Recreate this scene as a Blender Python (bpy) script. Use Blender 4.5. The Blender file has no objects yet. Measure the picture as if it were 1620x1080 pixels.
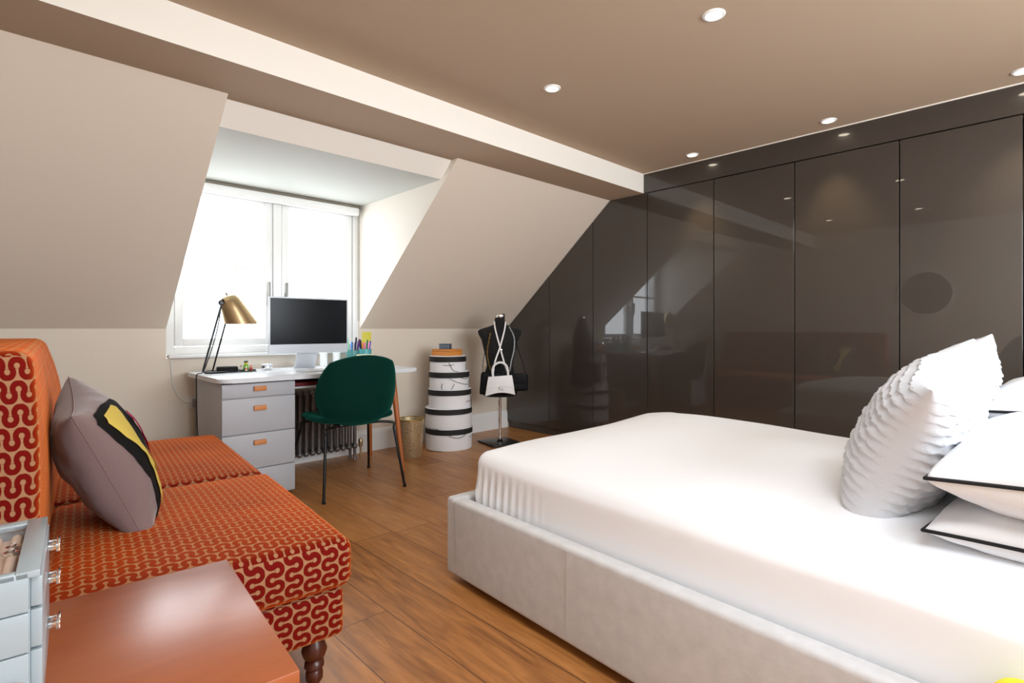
import bpy, bmesh, math, random
from mathutils import Vector, Matrix, noise
random.seed(7)
PI = math.pi
scene = bpy.context.scene
C = scene.collection

# ------------------------------------------------------------------ materials
def nt_new(name):
    m = bpy.data.materials.new(name)
    m.use_nodes = True
    nt = m.node_tree
    return m, nt, nt.nodes['Principled BSDF']

def N(nt, typ, **kw):
    n = nt.nodes.new(typ)
    for k, v in kw.items():
        setattr(n, k, v)
    return n

def L(nt, a, b):
    nt.links.new(a, b)

def M_(nt, op, a, b=None, c=None):
    n = nt.nodes.new('ShaderNodeMath')
    n.operation = op
    for i, v in enumerate((a, b, c)):
        if v is None:
            continue
        if isinstance(v, (int, float)):
            n.inputs[i].default_value = v
        else:
            nt.links.new(v, n.inputs[i])
    return n.outputs[0]

def mixc(nt, fac, a, b):
    n = nt.nodes.new('ShaderNodeMix')
    n.data_type = 'RGBA'
    if isinstance(fac, (int, float)):
        n.inputs[0].default_value = fac
    else:
        nt.links.new(fac, n.inputs[0])
    for i, v in ((6, a), (7, b)):
        if isinstance(v, tuple):
            n.inputs[i].default_value = (*v, 1) if len(v) == 3 else v
        else:
            nt.links.new(v, n.inputs[i])
    return n.outputs[2]

def srgb(r, g, b):
    f = lambda c: (c/255/12.92) if c/255 <= .04045 else ((c/255+.055)/1.055)**2.4
    return (f(r), f(g), f(b))

def mat(name, col, rough=.5, metal=0, var=.06, scale=8., bump=0, bscale=60., spec=.5, sheen=0, coat=0, trans=0, emit=None, estr=0, stint=None, crough=.03, stretch=(1, 1, 1)):
    m, nt, p = nt_new(name)
    tc = N(nt, 'ShaderNodeTexCoord')
    mp = N(nt, 'ShaderNodeMapping')
    mp.inputs['Scale'].default_value = stretch
    L(nt, tc.outputs['Object'], mp.inputs['Vector'])
    nz = N(nt, 'ShaderNodeTexNoise')
    nz.inputs['Scale'].default_value = scale
    nz.inputs['Detail'].default_value = 4
    L(nt, mp.outputs[0], nz.inputs['Vector'])
    d = tuple(max(0, c*(1-var)) for c in col)
    l = tuple(min(1, c*(1+var)) for c in col)
    L(nt, mixc(nt, nz.outputs['Fac'], d, l), p.inputs['Base Color'])
    p.inputs['Roughness'].default_value = rough
    p.inputs['Metallic'].default_value = metal
    p.inputs['Specular IOR Level'].default_value = spec
    p.inputs['Sheen Weight'].default_value = sheen
    p.inputs['Coat Weight'].default_value = coat
    p.inputs['Transmission Weight'].default_value = trans
    p.inputs['Coat Roughness'].default_value = crough
    if stint:
        p.inputs['Sheen Tint'].default_value = (*stint, 1)
    if emit:
        p.inputs['Emission Color'].default_value = (*emit, 1)
        p.inputs['Emission Strength'].default_value = estr
    if bump:
        nb = N(nt, 'ShaderNodeTexNoise')
        nb.inputs['Scale'].default_value = bscale
        nb.inputs['Detail'].default_value = 3
        L(nt, mp.outputs[0], nb.inputs['Vector'])
        b = N(nt, 'ShaderNodeBump')
        b.inputs['Strength'].default_value = bump
        b.inputs['Distance'].default_value = .004
        L(nt, nb.outputs['Fac'], b.inputs['Height'])
        L(nt, b.outputs[0], p.inputs['Normal'])
    return m

def floor_material():
    m, nt, p = nt_new('oak_planks')
    tc = N(nt, 'ShaderNodeTexCoord')
    sp = N(nt, 'ShaderNodeSeparateXYZ')
    L(nt, tc.outputs['Object'], sp.inputs[0])
    W = .21
    u = M_(nt, 'DIVIDE', M_(nt, 'ADD', sp.outputs[0], .03), W)
    iu = M_(nt, 'FLOOR', u)
    wn = N(nt, 'ShaderNodeTexWhiteNoise', noise_dimensions='1D')
    L(nt, iu, wn.inputs['W'])
    yv = M_(nt, 'DIVIDE', M_(nt, 'ADD', sp.outputs[1], M_(nt, 'MULTIPLY', wn.outputs['Value'], 5.)), 1.75)
    iv = M_(nt, 'FLOOR', yv)
    cb = N(nt, 'ShaderNodeCombineXYZ')
    L(nt, iu, cb.inputs[0]); L(nt, iv, cb.inputs[1])
    w2 = N(nt, 'ShaderNodeTexWhiteNoise', noise_dimensions='3D')
    L(nt, cb.outputs[0], w2.inputs['Vector'])
    rnd = w2.outputs['Value']
    # grain, shifted per plank
    va = N(nt, 'ShaderNodeVectorMath', operation='MULTIPLY_ADD')
    L(nt, w2.outputs['Color'], va.inputs[0])
    va.inputs[1].default_value = (7, 9, 3)
    L(nt, tc.outputs['Object'], va.inputs[2])
    mp = N(nt, 'ShaderNodeMapping')
    mp.inputs['Scale'].default_value = (9, 1.1, 1)
    L(nt, va.outputs[0], mp.inputs[0])
    g = N(nt, 'ShaderNodeTexNoise')
    g.inputs['Scale'].default_value = 3.0; g.inputs['Detail'].default_value = 8; g.inputs['Distortion'].default_value = 1.2
    L(nt, mp.outputs[0], g.inputs['Vector'])
    mp2 = N(nt, 'ShaderNodeMapping')
    mp2.inputs['Scale'].default_value = (120, 5, 1)
    L(nt, va.outputs[0], mp2.inputs[0])
    g2 = N(nt, 'ShaderNodeTexNoise')
    g2.inputs['Scale'].default_value = 1.; g2.inputs['Detail'].default_value = 3
    L(nt, mp2.outputs[0], g2.inputs['Vector'])
    cr = N(nt, 'ShaderNodeValToRGB')
    e = cr.color_ramp.elements
    e[0].position = .25; e[0].color = (*srgb(120, 74, 36), 1)
    e[1].position = .8; e[1].color = (*srgb(206, 148, 88), 1)
    x = e.new(.5); x.color = (*srgb(172, 115, 62), 1)
    fac = M_(nt, 'ADD', M_(nt, 'MULTIPLY', g.outputs['Fac'], .62), M_(nt, 'ADD', M_(nt, 'MULTIPLY', rnd, .32), M_(nt, 'MULTIPLY', g2.outputs['Fac'], .18)))
    L(nt, fac, cr.inputs[0])
    # knots
    vo = N(nt, 'ShaderNodeTexVoronoi')
    vo.inputs['Scale'].default_value = 2.3
    mp3 = N(nt, 'ShaderNodeMapping'); mp3.inputs['Scale'].default_value = (1.6, .8, 1)
    L(nt, tc.outputs['Object'], mp3.inputs[0]); L(nt, mp3.outputs[0], vo.inputs['Vector'])
    kn = M_(nt, 'LESS_THAN', M_(nt, 'ADD', vo.outputs['Distance'], M_(nt, 'MULTIPLY', g2.outputs['Fac'], .03)), .052)
    col = mixc(nt, M_(nt, 'MULTIPLY', kn, .55), cr.outputs[0], srgb(70, 48, 36))
    # gaps
    fu = M_(nt, 'FRACT', u); fv = M_(nt, 'FRACT', yv)
    gu = M_(nt, 'MINIMUM', fu, M_(nt, 'SUBTRACT', 1, fu))
    gv = M_(nt, 'MINIMUM', fv, M_(nt, 'SUBTRACT', 1, fv))
    gap = M_(nt, 'MAXIMUM', M_(nt, 'LESS_THAN', gu, .010), M_(nt, 'LESS_THAN', gv, .0012))
    col = mixc(nt, M_(nt, 'MULTIPLY', gap, .75), col, srgb(62, 36, 18))
    L(nt, col, p.inputs['Base Color'])
    p.inputs['Roughness'].default_value = .33
    L(nt, M_(nt, 'ADD', M_(nt, 'MULTIPLY', g2.outputs['Fac'], .2), .25), p.inputs['Roughness'])
    b = N(nt, 'ShaderNodeBump'); b.inputs['Strength'].default_value = .25; b.inputs['Distance'].default_value = .003
    L(nt, M_(nt, 'SUBTRACT', M_(nt, 'MULTIPLY', g2.outputs['Fac'], .4), gap), b.inputs['Height'])
    L(nt, b.outputs[0], p.inputs['Normal'])
    return m

def sofa_material():
    """velvet with a meandering ribbon of horseshoe arcs, UV in metres"""
    m, nt, p = nt_new('serpentine_velvet')
    uv = N(nt, 'ShaderNodeUVMap')
    sp = N(nt, 'ShaderNodeSeparateXYZ')
    L(nt, uv.outputs[0], sp.inputs[0])
    per, c, r, w, pitch = .042, .0065, .01235, .0062, .0486
    fu = sp.outputs[0]
    vv = M_(nt, 'SUBTRACT', M_(nt, 'MULTIPLY', M_(nt, 'FRACT', M_(nt, 'DIVIDE', sp.outputs[1], pitch)), pitch), pitch/2)
    row = M_(nt, 'FLOOR', M_(nt, 'DIVIDE', sp.outputs[1], pitch))
    neg = M_(nt, 'LESS_THAN', vv, 0)
    uo = M_(nt, 'ADD', fu, M_(nt, 'MULTIPLY', neg, per/2))
    um = M_(nt, 'SUBTRACT', M_(nt, 'MULTIPLY', M_(nt, 'FRACT', M_(nt, 'DIVIDE', uo, per)), per), per/2)
    vm = M_(nt, 'SUBTRACT', M_(nt, 'ABSOLUTE', vv), c)
    d = M_(nt, 'SQRT', M_(nt, 'ADD', M_(nt, 'MULTIPLY', um, um), M_(nt, 'MULTIPLY', vm, vm)))
    d = M_(nt, 'ABSOLUTE', M_(nt, 'SUBTRACT', d, r))
    band = N(nt, 'ShaderNodeMapRange')
    ge = N(nt, 'ShaderNodeNewGeometry'); gs = N(nt, 'ShaderNodeSeparateXYZ'); L(nt, ge.outputs['True Normal'], gs.inputs[0])
    d = M_(nt, 'SUBTRACT', d, M_(nt, 'MULTIPLY', M_(nt, 'ABSOLUTE', gs.outputs[2]), .0007))
    band.inputs[1].default_value = w-.0006; band.inputs[2].default_value = w+.0006
    band.inputs[3].default_value = 1; band.inputs[4].default_value = 0
    L(nt, d, band.inputs[0])
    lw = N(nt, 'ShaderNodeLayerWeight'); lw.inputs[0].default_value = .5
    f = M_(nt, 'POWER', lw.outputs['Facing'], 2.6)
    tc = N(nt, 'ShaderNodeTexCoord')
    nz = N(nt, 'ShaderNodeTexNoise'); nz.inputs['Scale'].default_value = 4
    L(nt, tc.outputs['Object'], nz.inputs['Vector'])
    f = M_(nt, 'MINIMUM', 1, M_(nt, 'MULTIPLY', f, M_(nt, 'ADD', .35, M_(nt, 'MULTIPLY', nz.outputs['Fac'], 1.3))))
    pile = mixc(nt, f, srgb(100, 4, 1), srgb(216, 80, 4))  # grazing-angle velvet sheen mixed into the base colours as orange
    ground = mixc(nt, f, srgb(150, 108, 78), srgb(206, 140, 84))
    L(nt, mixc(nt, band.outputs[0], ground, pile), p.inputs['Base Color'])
    p.inputs['Roughness'].default_value = .8
    p.inputs['Specular IOR Level'].default_value = .1
    p.inputs['Sheen Weight'].default_value = .15
    p.inputs['Sheen Tint'].default_value = (1, .35, .08, 1)
    b = N(nt, 'ShaderNodeBump'); b.inputs['Strength'].default_value = .5; b.inputs['Distance'].default_value = .002
    L(nt, band.outputs[0], b.inputs['Height'])
    L(nt, b.outputs[0], p.inputs['Normal'])
    return m

def glass_material():
    m, nt, p = nt_new('clear_glass')
    nt.nodes.remove(p)
    out = nt.nodes['Material Output']
    tr = N(nt, 'ShaderNodeBsdfTransparent'); gl = N(nt, 'ShaderNodeBsdfGlossy'); gl.inputs['Roughness'].default_value = .02
    fr = N(nt, 'ShaderNodeFresnel'); fr.inputs[0].default_value = 1.25
    mx = N(nt, 'ShaderNodeMixShader')
    ge = N(nt, 'ShaderNodeNewGeometry')
    L(nt, M_(nt, 'MULTIPLY', fr.outputs[0], M_(nt, 'SUBTRACT', 1, ge.outputs['Backfacing'])), mx.inputs[0]); L(nt, tr.outputs[0], mx.inputs[1]); L(nt, gl.outputs[0], mx.inputs[2])
    L(nt, mx.outputs[0], out.inputs[0])
    return m

def wood_material(name, dark, light, rough, sx=(2, 30, 30), coat=0):
    m, nt, p = nt_new(name)
    tc = N(nt, 'ShaderNodeTexCoord')
    mp = N(nt, 'ShaderNodeMapping'); mp.inputs['Scale'].default_value = sx
    L(nt, tc.outputs['Object'], mp.inputs[0])
    g = N(nt, 'ShaderNodeTexNoise'); g.inputs['Scale'].default_value = 1.5; g.inputs['Detail'].default_value = 6; g.inputs['Distortion'].default_value = .6
    L(nt, mp.outputs[0], g.inputs['Vector'])
    L(nt, mixc(nt, g.outputs['Fac'], dark, light), p.inputs['Base Color'])
    n2 = N(nt, 'ShaderNodeTexNoise'); n2.inputs['Scale'].default_value = 3; n2.inputs['Detail'].default_value = 1
    L(nt, tc.outputs['Object'], n2.inputs['Vector'])
    L(nt, M_(nt, 'ADD', rough-.04, M_(nt, 'MULTIPLY', n2.outputs['Fac'], .08)), p.inputs['Roughness'])
    p.inputs['Coat Weight'].default_value = coat
    return m

def perforated_material():
    m, nt, p = nt_new('perforated_gold')
    tc = N(nt, 'ShaderNodeTexCoord')
    vo = N(nt, 'ShaderNodeTexVoronoi'); vo.inputs['Scale'].default_value = 110
    L(nt, tc.outputs['Object'], vo.inputs['Vector'])
    k = M_(nt, 'LESS_THAN', vo.outputs['Distance'], .3)
    L(nt, mixc(nt, k, srgb(205, 184, 146), srgb(92, 78, 54)), p.inputs['Base Color'])
    p.inputs['Metallic'].default_value = .6; p.inputs['Roughness'].default_value = .36
    b = N(nt, 'ShaderNodeBump'); b.inputs['Strength'].default_value = .6; b.inputs['Distance'].default_value = .002
    L(nt, M_(nt, 'SUBTRACT', 1, k), b.inputs['Height']); L(nt, b.outputs[0], p.inputs['Normal'])
    return m

MT = {}
MT['floor'] = floor_material()
MT['wall'] = mat('warm_wall_paint', srgb(226, 214, 198), .85, var=.015, scale=1.5, bump=.03, bscale=180)
MT['slope'] = mat('greige_slope_paint', srgb(224, 210, 193), .85, var=.015, scale=1.5, bump=.03, bscale=180)
MT['ceil'] = mat('shade_tinted_ceiling_paint', srgb(180, 158, 135), .9, var=.03, scale=1.2, bump=.03, bscale=120)  # ceiling and soffit shade is put into this darker colour
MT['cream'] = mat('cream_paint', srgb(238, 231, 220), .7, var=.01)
MT['white'] = mat('white_gloss_paint', srgb(240, 240, 238), .4, var=.01)
MT['lacquer'] = mat('dark_taupe_lacquer', srgb(56, 50, 45), .30, var=.015, scale=.8, coat=1.0, crough=.015, spec=.4)
MT['lacquer_matt'] = mat('dark_taupe_panel', srgb(70, 62, 56), .3, var=.02)
MT['blackgap'] = mat('dark_recess', (.006, .005, .005), .8)
MT['glass'] = glass_material()
MT['sofa'] = sofa_material()
MT['darkwood'] = wood_material('dark_turned_wood', srgb(48, 18, 10), srgb(86, 36, 20), .3)
MT['tablewood'] = wood_material('orange_varnished_wood', srgb(136, 68, 34), srgb(160, 90, 52), .30, (3, 14, 14), 0)
MT['oakleg'] = wood_material('orange_oak', srgb(160, 84, 36), srgb(198, 116, 56), .42, (12, 12, 2))
MT['tan_handle'] = wood_material('tan_handle_wood', srgb(196, 122, 66), srgb(218, 146, 84), .5)
MT['boxwood'] = wood_material('honey_box_wood', srgb(196, 118, 46), srgb(224, 150, 70), .5)
MT['greydesk'] = mat('grey_lacquer', srgb(180, 182, 187), .5, var=.015)
MT['desktop'] = mat('pale_desktop', srgb(222, 226, 230), .3, var=.02)
MT['greybox'] = mat('grey_blue_lacquer', srgb(144, 156, 162), .32, var=.01, coat=.3)
MT['velvetgreen'] = mat('bottle_green_velvet', srgb(2, 42, 34), .8, var=.12, scale=3, sheen=.35, spec=.08, stint=(.05, .55, .42))
MT['blackmetal'] = mat('black_metal', (.008, .008, .009), .32, metal=.3)
MT['chrome'] = mat('chrome', (.8, .8, .8), .08, metal=1, var=.01)
MT['brass'] = mat('brushed_brass', srgb(192, 168, 130), .3, metal=.9, var=.06, scale=20, stretch=(1, 1, 8))
MT['radiator'] = mat('pewter_radiator', srgb(120, 118, 118), .34, metal=.55, var=.06)
MT['alu'] = mat('pale_aluminium', srgb(214, 218, 224), .38, metal=.25, var=.01)
MT['screen'] = mat('black_screen', (.003, .004, .006), .2, spec=.18)
MT['linen'] = mat('white_cotton', srgb(232, 235, 240), .9, var=.006, bump=.06, bscale=260)
MT['sheet'] = mat('white_sheet', srgb(236, 239, 244), .9, var=.006, scale=2, bump=.25, bscale=9)
MT['waffle'] = mat('pale_waffle_cotton', srgb(206, 209, 215), .92, var=.02, bump=.15, bscale=160)
MT['bedfabric'] = mat('pale_grey_velvet', srgb(196, 197, 200), .85, var=.15, scale=24, bump=.1, bscale=90, sheen=.25)
MT['mauve'] = mat('mauve_velvet', srgb(114, 92, 90), .85, var=.1, scale=9, bump=.1, bscale=120, sheen=.35)
MT['yellow'] = mat('pale_yellow_felt', srgb(246, 222, 112), .85)
MT['blackfelt'] = mat('black_felt', (.006, .005, .006), .9)
MT['pinkfelt'] = mat('magenta_felt', srgb(190, 30, 90), .85)
MT['blackcloth'] = mat('black_jersey', (.006, .006, .006), .9, sheen=.05)
MT['blackleather'] = mat('black_leather', (.004, .004, .005), .6, bump=.15, bscale=120, spec=.2)
MT['whiteleather'] = mat('white_leather', srgb(236, 236, 236), .4, bump=.06, bscale=160)
MT['gold'] = mat('gold_chain', srgb(205, 170, 90), .25, metal=1)
MT['hatwhite'] = mat('white_card', srgb(238, 238, 240), .6, var=.01)
MT['hatblack'] = mat('black_ribbon_card', (.012, .012, .012), .7, bump=.3, bscale=300)
MT['perf'] = perforated_material()
MT['teal'] = mat('teal_ceramic', srgb(96, 178, 182), .4)
MT['tealglass'] = mat('dark_teal_plastic', srgb(80, 140, 140), .3)
MT['note'] = mat('yellow_paper', srgb(228, 216, 88), .8)
MT['bluegrey'] = mat('blue_grey_tin', srgb(110, 124, 140), .3, metal=.5)
MT['plug'] = mat('white_plastic', srgb(222, 220, 214), .45)
MT['greyplastic'] = mat('grey_plastic', srgb(150, 148, 144), .5)
MT['velvetpad'] = mat('cream_velvet_pad', srgb(206, 186, 172), .9)
MT['mirror'] = mat('mirror', (.85, .85, .85), .01, metal=1, var=0)
MT['lampglow'] = mat('lamp_glow', (1, .9, .75), .5, emit=(1, .86, .66), estr=14)
MT['crystal'] = mat('clear_acrylic', (.95, .95, .97), .05, trans=.9)
def flat(name, r, g, b, rough=.5, metal=0):
    if name not in MT:
        MT[name] = mat(name, srgb(r, g, b), rough, metal, var=.03)
    return MT[name]

# ------------------------------------------------------------------ mesh helpers
def link(name, bm, m, parent=None, smooth=True, angle=40):
    me = bpy.data.meshes.new(name)
    bmesh.ops.recalc_face_normals(bm, faces=bm.faces)
    bm.to_mesh(me); bm.free()
    o = bpy.data.objects.new(name, me)
    C.objects.link(o)
    ms = m if isinstance(m, (list, tuple)) else [m]
    for q in ms:
        me.materials.append(MT[q] if isinstance(q, str) else q)
    if smooth:
        me.polygons.foreach_set('use_smooth', [True]*len(me.polygons))
        try:
            me.set_sharp_from_angle(angle=math.radians(angle))
        except Exception:
            pass
    if parent:
        o.parent = parent
    return o

def empty(name, loc=(0, 0, 0), rz=0, rot=None):
    o = bpy.data.objects.new(name, None)
    o.empty_display_size = .05
    C.objects.link(o)
    o.location = loc
    o.rotation_euler = rot if rot else (0, 0, rz)
    return o

def tag(o, label, cat, group=None):
    o['label'] = label; o['category'] = cat
    if group:
        o['group'] = group
    return o

def struct(name, bm, m, smooth=False):
    o = link(name, bm, m, None, smooth)
    o['kind'] = 'structure'
    return o

def copy_tree(o, parent=None):
    c = o.copy(); C.objects.link(c); c.parent = parent
    for ch in list(o.children):
        copy_tree(ch, c)
    return c

def box(bm, lo, hi, mtx=None, bev=0, seg=2, mi=0):
    vs = [bm.verts.new((x, y, z)) for z in (lo[2], hi[2]) for y in (lo[1], hi[1]) for x in (lo[0], hi[0])]
    idx = [(0, 2, 3, 1), (4, 5, 7, 6), (0, 1, 5, 4), (2, 6, 7, 3), (0, 4, 6, 2), (1, 3, 7, 5)]
    fs = [bm.faces.new([vs[i] for i in f]) for f in idx]
    for f in fs:
        f.material_index = mi
    if mtx:
        bmesh.ops.transform(bm, matrix=mtx, verts=vs)
    if bev:
        es = list({e for f in fs for e in f.edges})
        r = bmesh.ops.bevel(bm, geom=es, offset=bev, segments=seg, affect='EDGES', profile=.5)
        for f in r['faces']:
            f.material_index = mi
    return bm

def nb():
    return bmesh.new()

def B(lo, hi, bev=0, seg=2, mtx=None):
    return box(nb(), lo, hi, mtx, bev, seg)

def poly(bm, pts, mi=0):
    f = bm.faces.new([bm.verts.new(p) for p in pts]); f.material_index = mi
    return bm

def prism(bm, pts, dvec, bev=0):
    d = Vector(dvec)
    a = [bm.verts.new(p) for p in pts]; b = [bm.verts.new(Vector(p)+d) for p in pts]
    n = len(pts); fs = [bm.faces.new(a), bm.faces.new(b[::-1])]
    for i in range(n):
        fs.append(bm.faces.new((a[i], a[(i+1) % n], b[(i+1) % n], b[i])))
    if bev:
        bmesh.ops.bevel(bm, geom=list({e for f in fs for e in f.edges}), offset=bev, segments=2, affect='EDGES', profile=.5)
    return bm

def lathe(bm, prof, seg=32, c=(0, 0, 0), mtx=None, cap=True):
    rings = []; vs = []
    for r, z in prof:
        ring = []
        for k in range(seg):
            a = 2*PI*k/seg
            v = bm.verts.new((c[0]+r*math.cos(a), c[1]+r*math.sin(a), c[2]+z)); ring.append(v); vs.append(v)
        rings.append(ring)
    for a, b in zip(rings, rings[1:]):
        for k in range(seg):
            bm.faces.new((a[k], a[(k+1) % seg], b[(k+1) % seg], b[k]))
    if cap:
        if prof[0][0] > 1e-5: bm.faces.new(rings[0][::-1])
        if prof[-1][0] > 1e-5: bm.faces.new(rings[-1])
    if mtx:
        bmesh.ops.transform(bm, matrix=mtx, verts=vs)
    return bm

def smooth_path(pts, n=6, closed=False):
    P = [Vector(p) for p in pts]
    out = []
    m = len(P)
    for i in range(m if closed else m-1):
        p0 = P[(i-1) % m] if (closed or i > 0) else P[0]
        p1 = P[i]; p2 = P[(i+1) % m]
        p3 = P[(i+2) % m] if (closed or i+2 < m) else P[-1]
        for k in range(n):
            t = k/n
            out.append(.5*((2*p1)+(p2-p0)*t+(2*p0-5*p1+4*p2-p3)*t*t+(3*p1-p0-3*p2+p3)*t**3))
    if not closed:
        out.append(P[-1])
    return out

def tube(bm, pts, r, seg=8, closed=False, mi=0):
    P = [Vector(p) for p in pts]; n = len(P)
    rings = []; up = Vector((0, 0, 1)); prev = None
    for i in range(n):
        t = (P[(i+1) % n]-P[i-1]) if (closed or 0 < i < n-1) else (P[1]-P[0] if i == 0 else P[-1]-P[-2])
        t.normalize()
        if prev is None:
            a = t.cross(up)
            if a.length < .05: a = t.cross(Vector((1, 0, 0)))
        else:
            a = prev - t*prev.dot(t)
        a.normalize(); prev = a; b = t.cross(a)
        rr = r[i] if isinstance(r, (list, tuple)) else r
        rings.append([bm.verts.new(P[i]+a*rr*math.cos(2*PI*k/seg)+b*rr*math.sin(2*PI*k/seg)) for k in range(seg)])
    for i in range(n if closed else n-1):
        A = rings[i]; Bq = rings[(i+1) % n]
        for k in range(seg):
            f = bm.faces.new((A[k], A[(k+1) % seg], Bq[(k+1) % seg], Bq[k])); f.material_index = mi
    if not closed:
        bm.faces.new(rings[0][::-1]).material_index = mi; bm.faces.new(rings[-1]).material_index = mi
    return bm

def rbox(lo, hi, r, n=(8, 8, 4), fn=None, uv=None):
    """rounded box: a gridded box pushed out from its inner box by r; fn displaces; uv = mapping per face direction"""
    bm = nb()
    lo = Vector(lo); hi = Vector(hi); c = (lo+hi)/2; h = (hi-lo)/2
    rr = Vector([min(r, h[i]*.98) for i in range(3)])
    def samp(i):
        k = n[i]; a = []
        inner = h[i]-rr[i]
        for t in (1, .92, .75, .5, .25): a.append(-inner-rr[i]*t)
        for j in range(k+1): a.append(-inner+2*inner*j/k)
        for t in (.25, .5, .75, .92, 1): a.append(inner+rr[i]*t)
        return a
    S = [samp(0), samp(1), samp(2)]
    cache = {}
    def V(p):
        key = (round(p[0], 6), round(p[1], 6), round(p[2], 6))
        if key not in cache:
            q = Vector(p); inn = Vector([max(-(h[i]-rr[i]), min(h[i]-rr[i], q[i])) for i in range(3)])
            d = q-inn
            dn = Vector([d[i]/rr[i] if rr[i] else 0 for i in range(3)])
            if dn.length > 1e-6:
                # cube-to-sphere
                m = max(abs(dn[0]), abs(dn[1]), abs(dn[2]))
                dn = dn.normalized()*m
                q = inn+Vector([dn[i]*rr[i] for i in range(3)])
            q = q+c
            cache[key] = (bm.verts.new(q), q.copy())
        return cache[key]
    faces = []
    for ax in range(3):
        a, b = [(1, 2), (0, 2), (0, 1)][ax]
        for s in (-1, 1):
            for i in range(len(S[a])-1):
                for j in range(len(S[b])-1):
                    q = []
                    for (ii, jj) in ((i, j), (i+1, j), (i+1, j+1), (i, j+1)):
                        p = [0, 0, 0]; p[ax] = s*h[ax]; p[a] = S[a][ii]; p[b] = S[b][jj]
                        q.append(V(p))
                    try:
                        f = bm.faces.new([v[0] for v in q])
                    except ValueError:
                        continue
                    faces.append((f, ax, s, [v[1] for v in q]))
    if uv:
        ul = bm.loops.layers.uv.new('UVMap')
        for f, ax, s, orig in faces:
            mp = {v: o for v, o in zip(f.verts, orig)}
            for lp in f.loops:
                o = mp[lp.vert]
                lp[ul].uv = uv(ax, s, o)
    if fn:
        for v, o in cache.values():
            v.co = fn(o)
    return bm

def basis(o, ex, ey, ez):
    m = Matrix.Identity(4)
    for i, e in enumerate((ex, ey, ez)):
        for k in range(3): m[k][i] = e[k]
    for k in range(3): m[k][3] = o[k]
    return m

# ------------------------------------------------------------------ room dimensions (metres)
XL, XR = -.42, 3.84        # left wall, wardrobe front
XW = 4.44                  # wall behind the wardrobe
YB, YR = 4.09, -1.70        # window wall, rear wall
ZC = 2.31                  # ceiling
ZB = 2.15                  # beam soffit / slope top
ZK = 1.03                  # knee wall height
YS = 2.77                  # slope top
DX0, DX1 = .785, 2.165     # dormer cheeks
DZ = 2.045                 # dormer ceiling
WZ = .858                  # sill
T = .14

# floor / ceiling
bm = nb(); poly(bm, [(XL-.2, YR-.2, 0), (XW+.2, YR-.2, 0), (XW+.2, YB+.2, 0), (XL-.2, YB+.2, 0)]); struct('floor', bm, 'floor')
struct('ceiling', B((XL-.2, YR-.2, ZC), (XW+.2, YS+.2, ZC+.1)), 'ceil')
# walls
bm = nb()
box(bm, (XL-.2, YB, -.1), (XW+.2, YB+T, WZ-.025))
box(bm, (XL-.2, YB, WZ-.025), (DX0, YB+T, 2.4)); box(bm, (DX1, YB, WZ-.025), (XW+.2, YB+T, 2.4)); box(bm, (DX0, YB, DZ), (DX1, YB+T, 2.4))
struct('wall_back', bm, 'wall')
struct('wall_left', B((XL-.12, YR-.2, -.1), (XL, YB+.1, 2.4)), 'wall')
struct('wall_right', B((XW, YR-.2, -.1), (XW+.12, YB+.1, 2.4)), 'wall')
RX0, RX1, RZ0, RZ1 = .5, 3.3, .75, 2.1
bm = nb()
box(bm, (XL-.2, YR-.12, -.1), (RX0, YR, 2.4)); box(bm, (RX1, YR-.12, -.1), (XW+.2, YR, 2.4))
box(bm, (RX0, YR-.12, -.1), (RX1, YR, RZ0)); box(bm, (RX0, YR-.12, RZ1), (RX1, YR, 2.4))
struct('wall_rear', bm, 'wall')
# sloping roof faces on both sides of the dormer
def slope_piece(x0, x1):
    bm = nb()
    prism(bm, [(x0, YB+.001, ZK), (x0, YS, ZB), (x0, YS, ZB+.06), (x0, YB+.001, ZK+.1)], (x1-x0, 0, 0))
    return bm
struct('wall_slope_left', slope_piece(XL-.1, DX0-.0005), 'slope')
struct('wall_slope_right', slope_piece(DX1+.0005, XW+.1), 'slope')
for nm, x, s in (('wall_dormer_left', DX0, -1), ('wall_dormer_right', DX1, 1)):
    bm = nb(); prism(bm, [(x, YS+.002, ZB+.03), (x, YS+.002, ZB+.001), (x, YB-.0005, ZK+.0025), (x, YB-.0005, ZB+.03)], (s*.0004, 0, 0)); struct(nm, bm, 'cream')
struct('ceiling_dormer', B((DX0, 2.945, DZ), (DX1, YB+.02, DZ+.05)), mat('dormer_ceiling_paint', srgb(200, 202, 196), .85, var=.01))
bm = nb(); prism(bm, [(DX0, 2.835, ZB+.002), (DX0, 2.945, DZ-.001), (DX0, 2.96, DZ+.03), (DX0, 2.86, ZB+.03)], (DX1-DX0, 0, 0)); struct('trim_header', bm, 'cream')
# ceiling beam: cream face, soffit shade painted in with the darker ceiling colour
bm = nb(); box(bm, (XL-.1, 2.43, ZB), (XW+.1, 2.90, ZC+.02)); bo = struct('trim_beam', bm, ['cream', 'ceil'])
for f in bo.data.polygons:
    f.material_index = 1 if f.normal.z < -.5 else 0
# baseboards
bm = nb()
prism(bm, [(DX0-1.2, YB, 0), (DX0-1.2, YB-.02, 0), (DX0-1.2, YB-.02, .15), (DX0-1.2, YB-.012, .175), (DX0-1.2, YB, .183)], (XR-DX0+1.2, 0, 0))
struct('baseboard_back', bm, 'white')
struct('baseboard_left', B((XL, YR, 0), (XL+.018, YB-.02, .18), .004), 'white')
struct('trim_ceiling_edge', B((XR-.010, YR, ZC-.006), (XR, 2.43, ZC-.0005)), 'cream')

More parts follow.
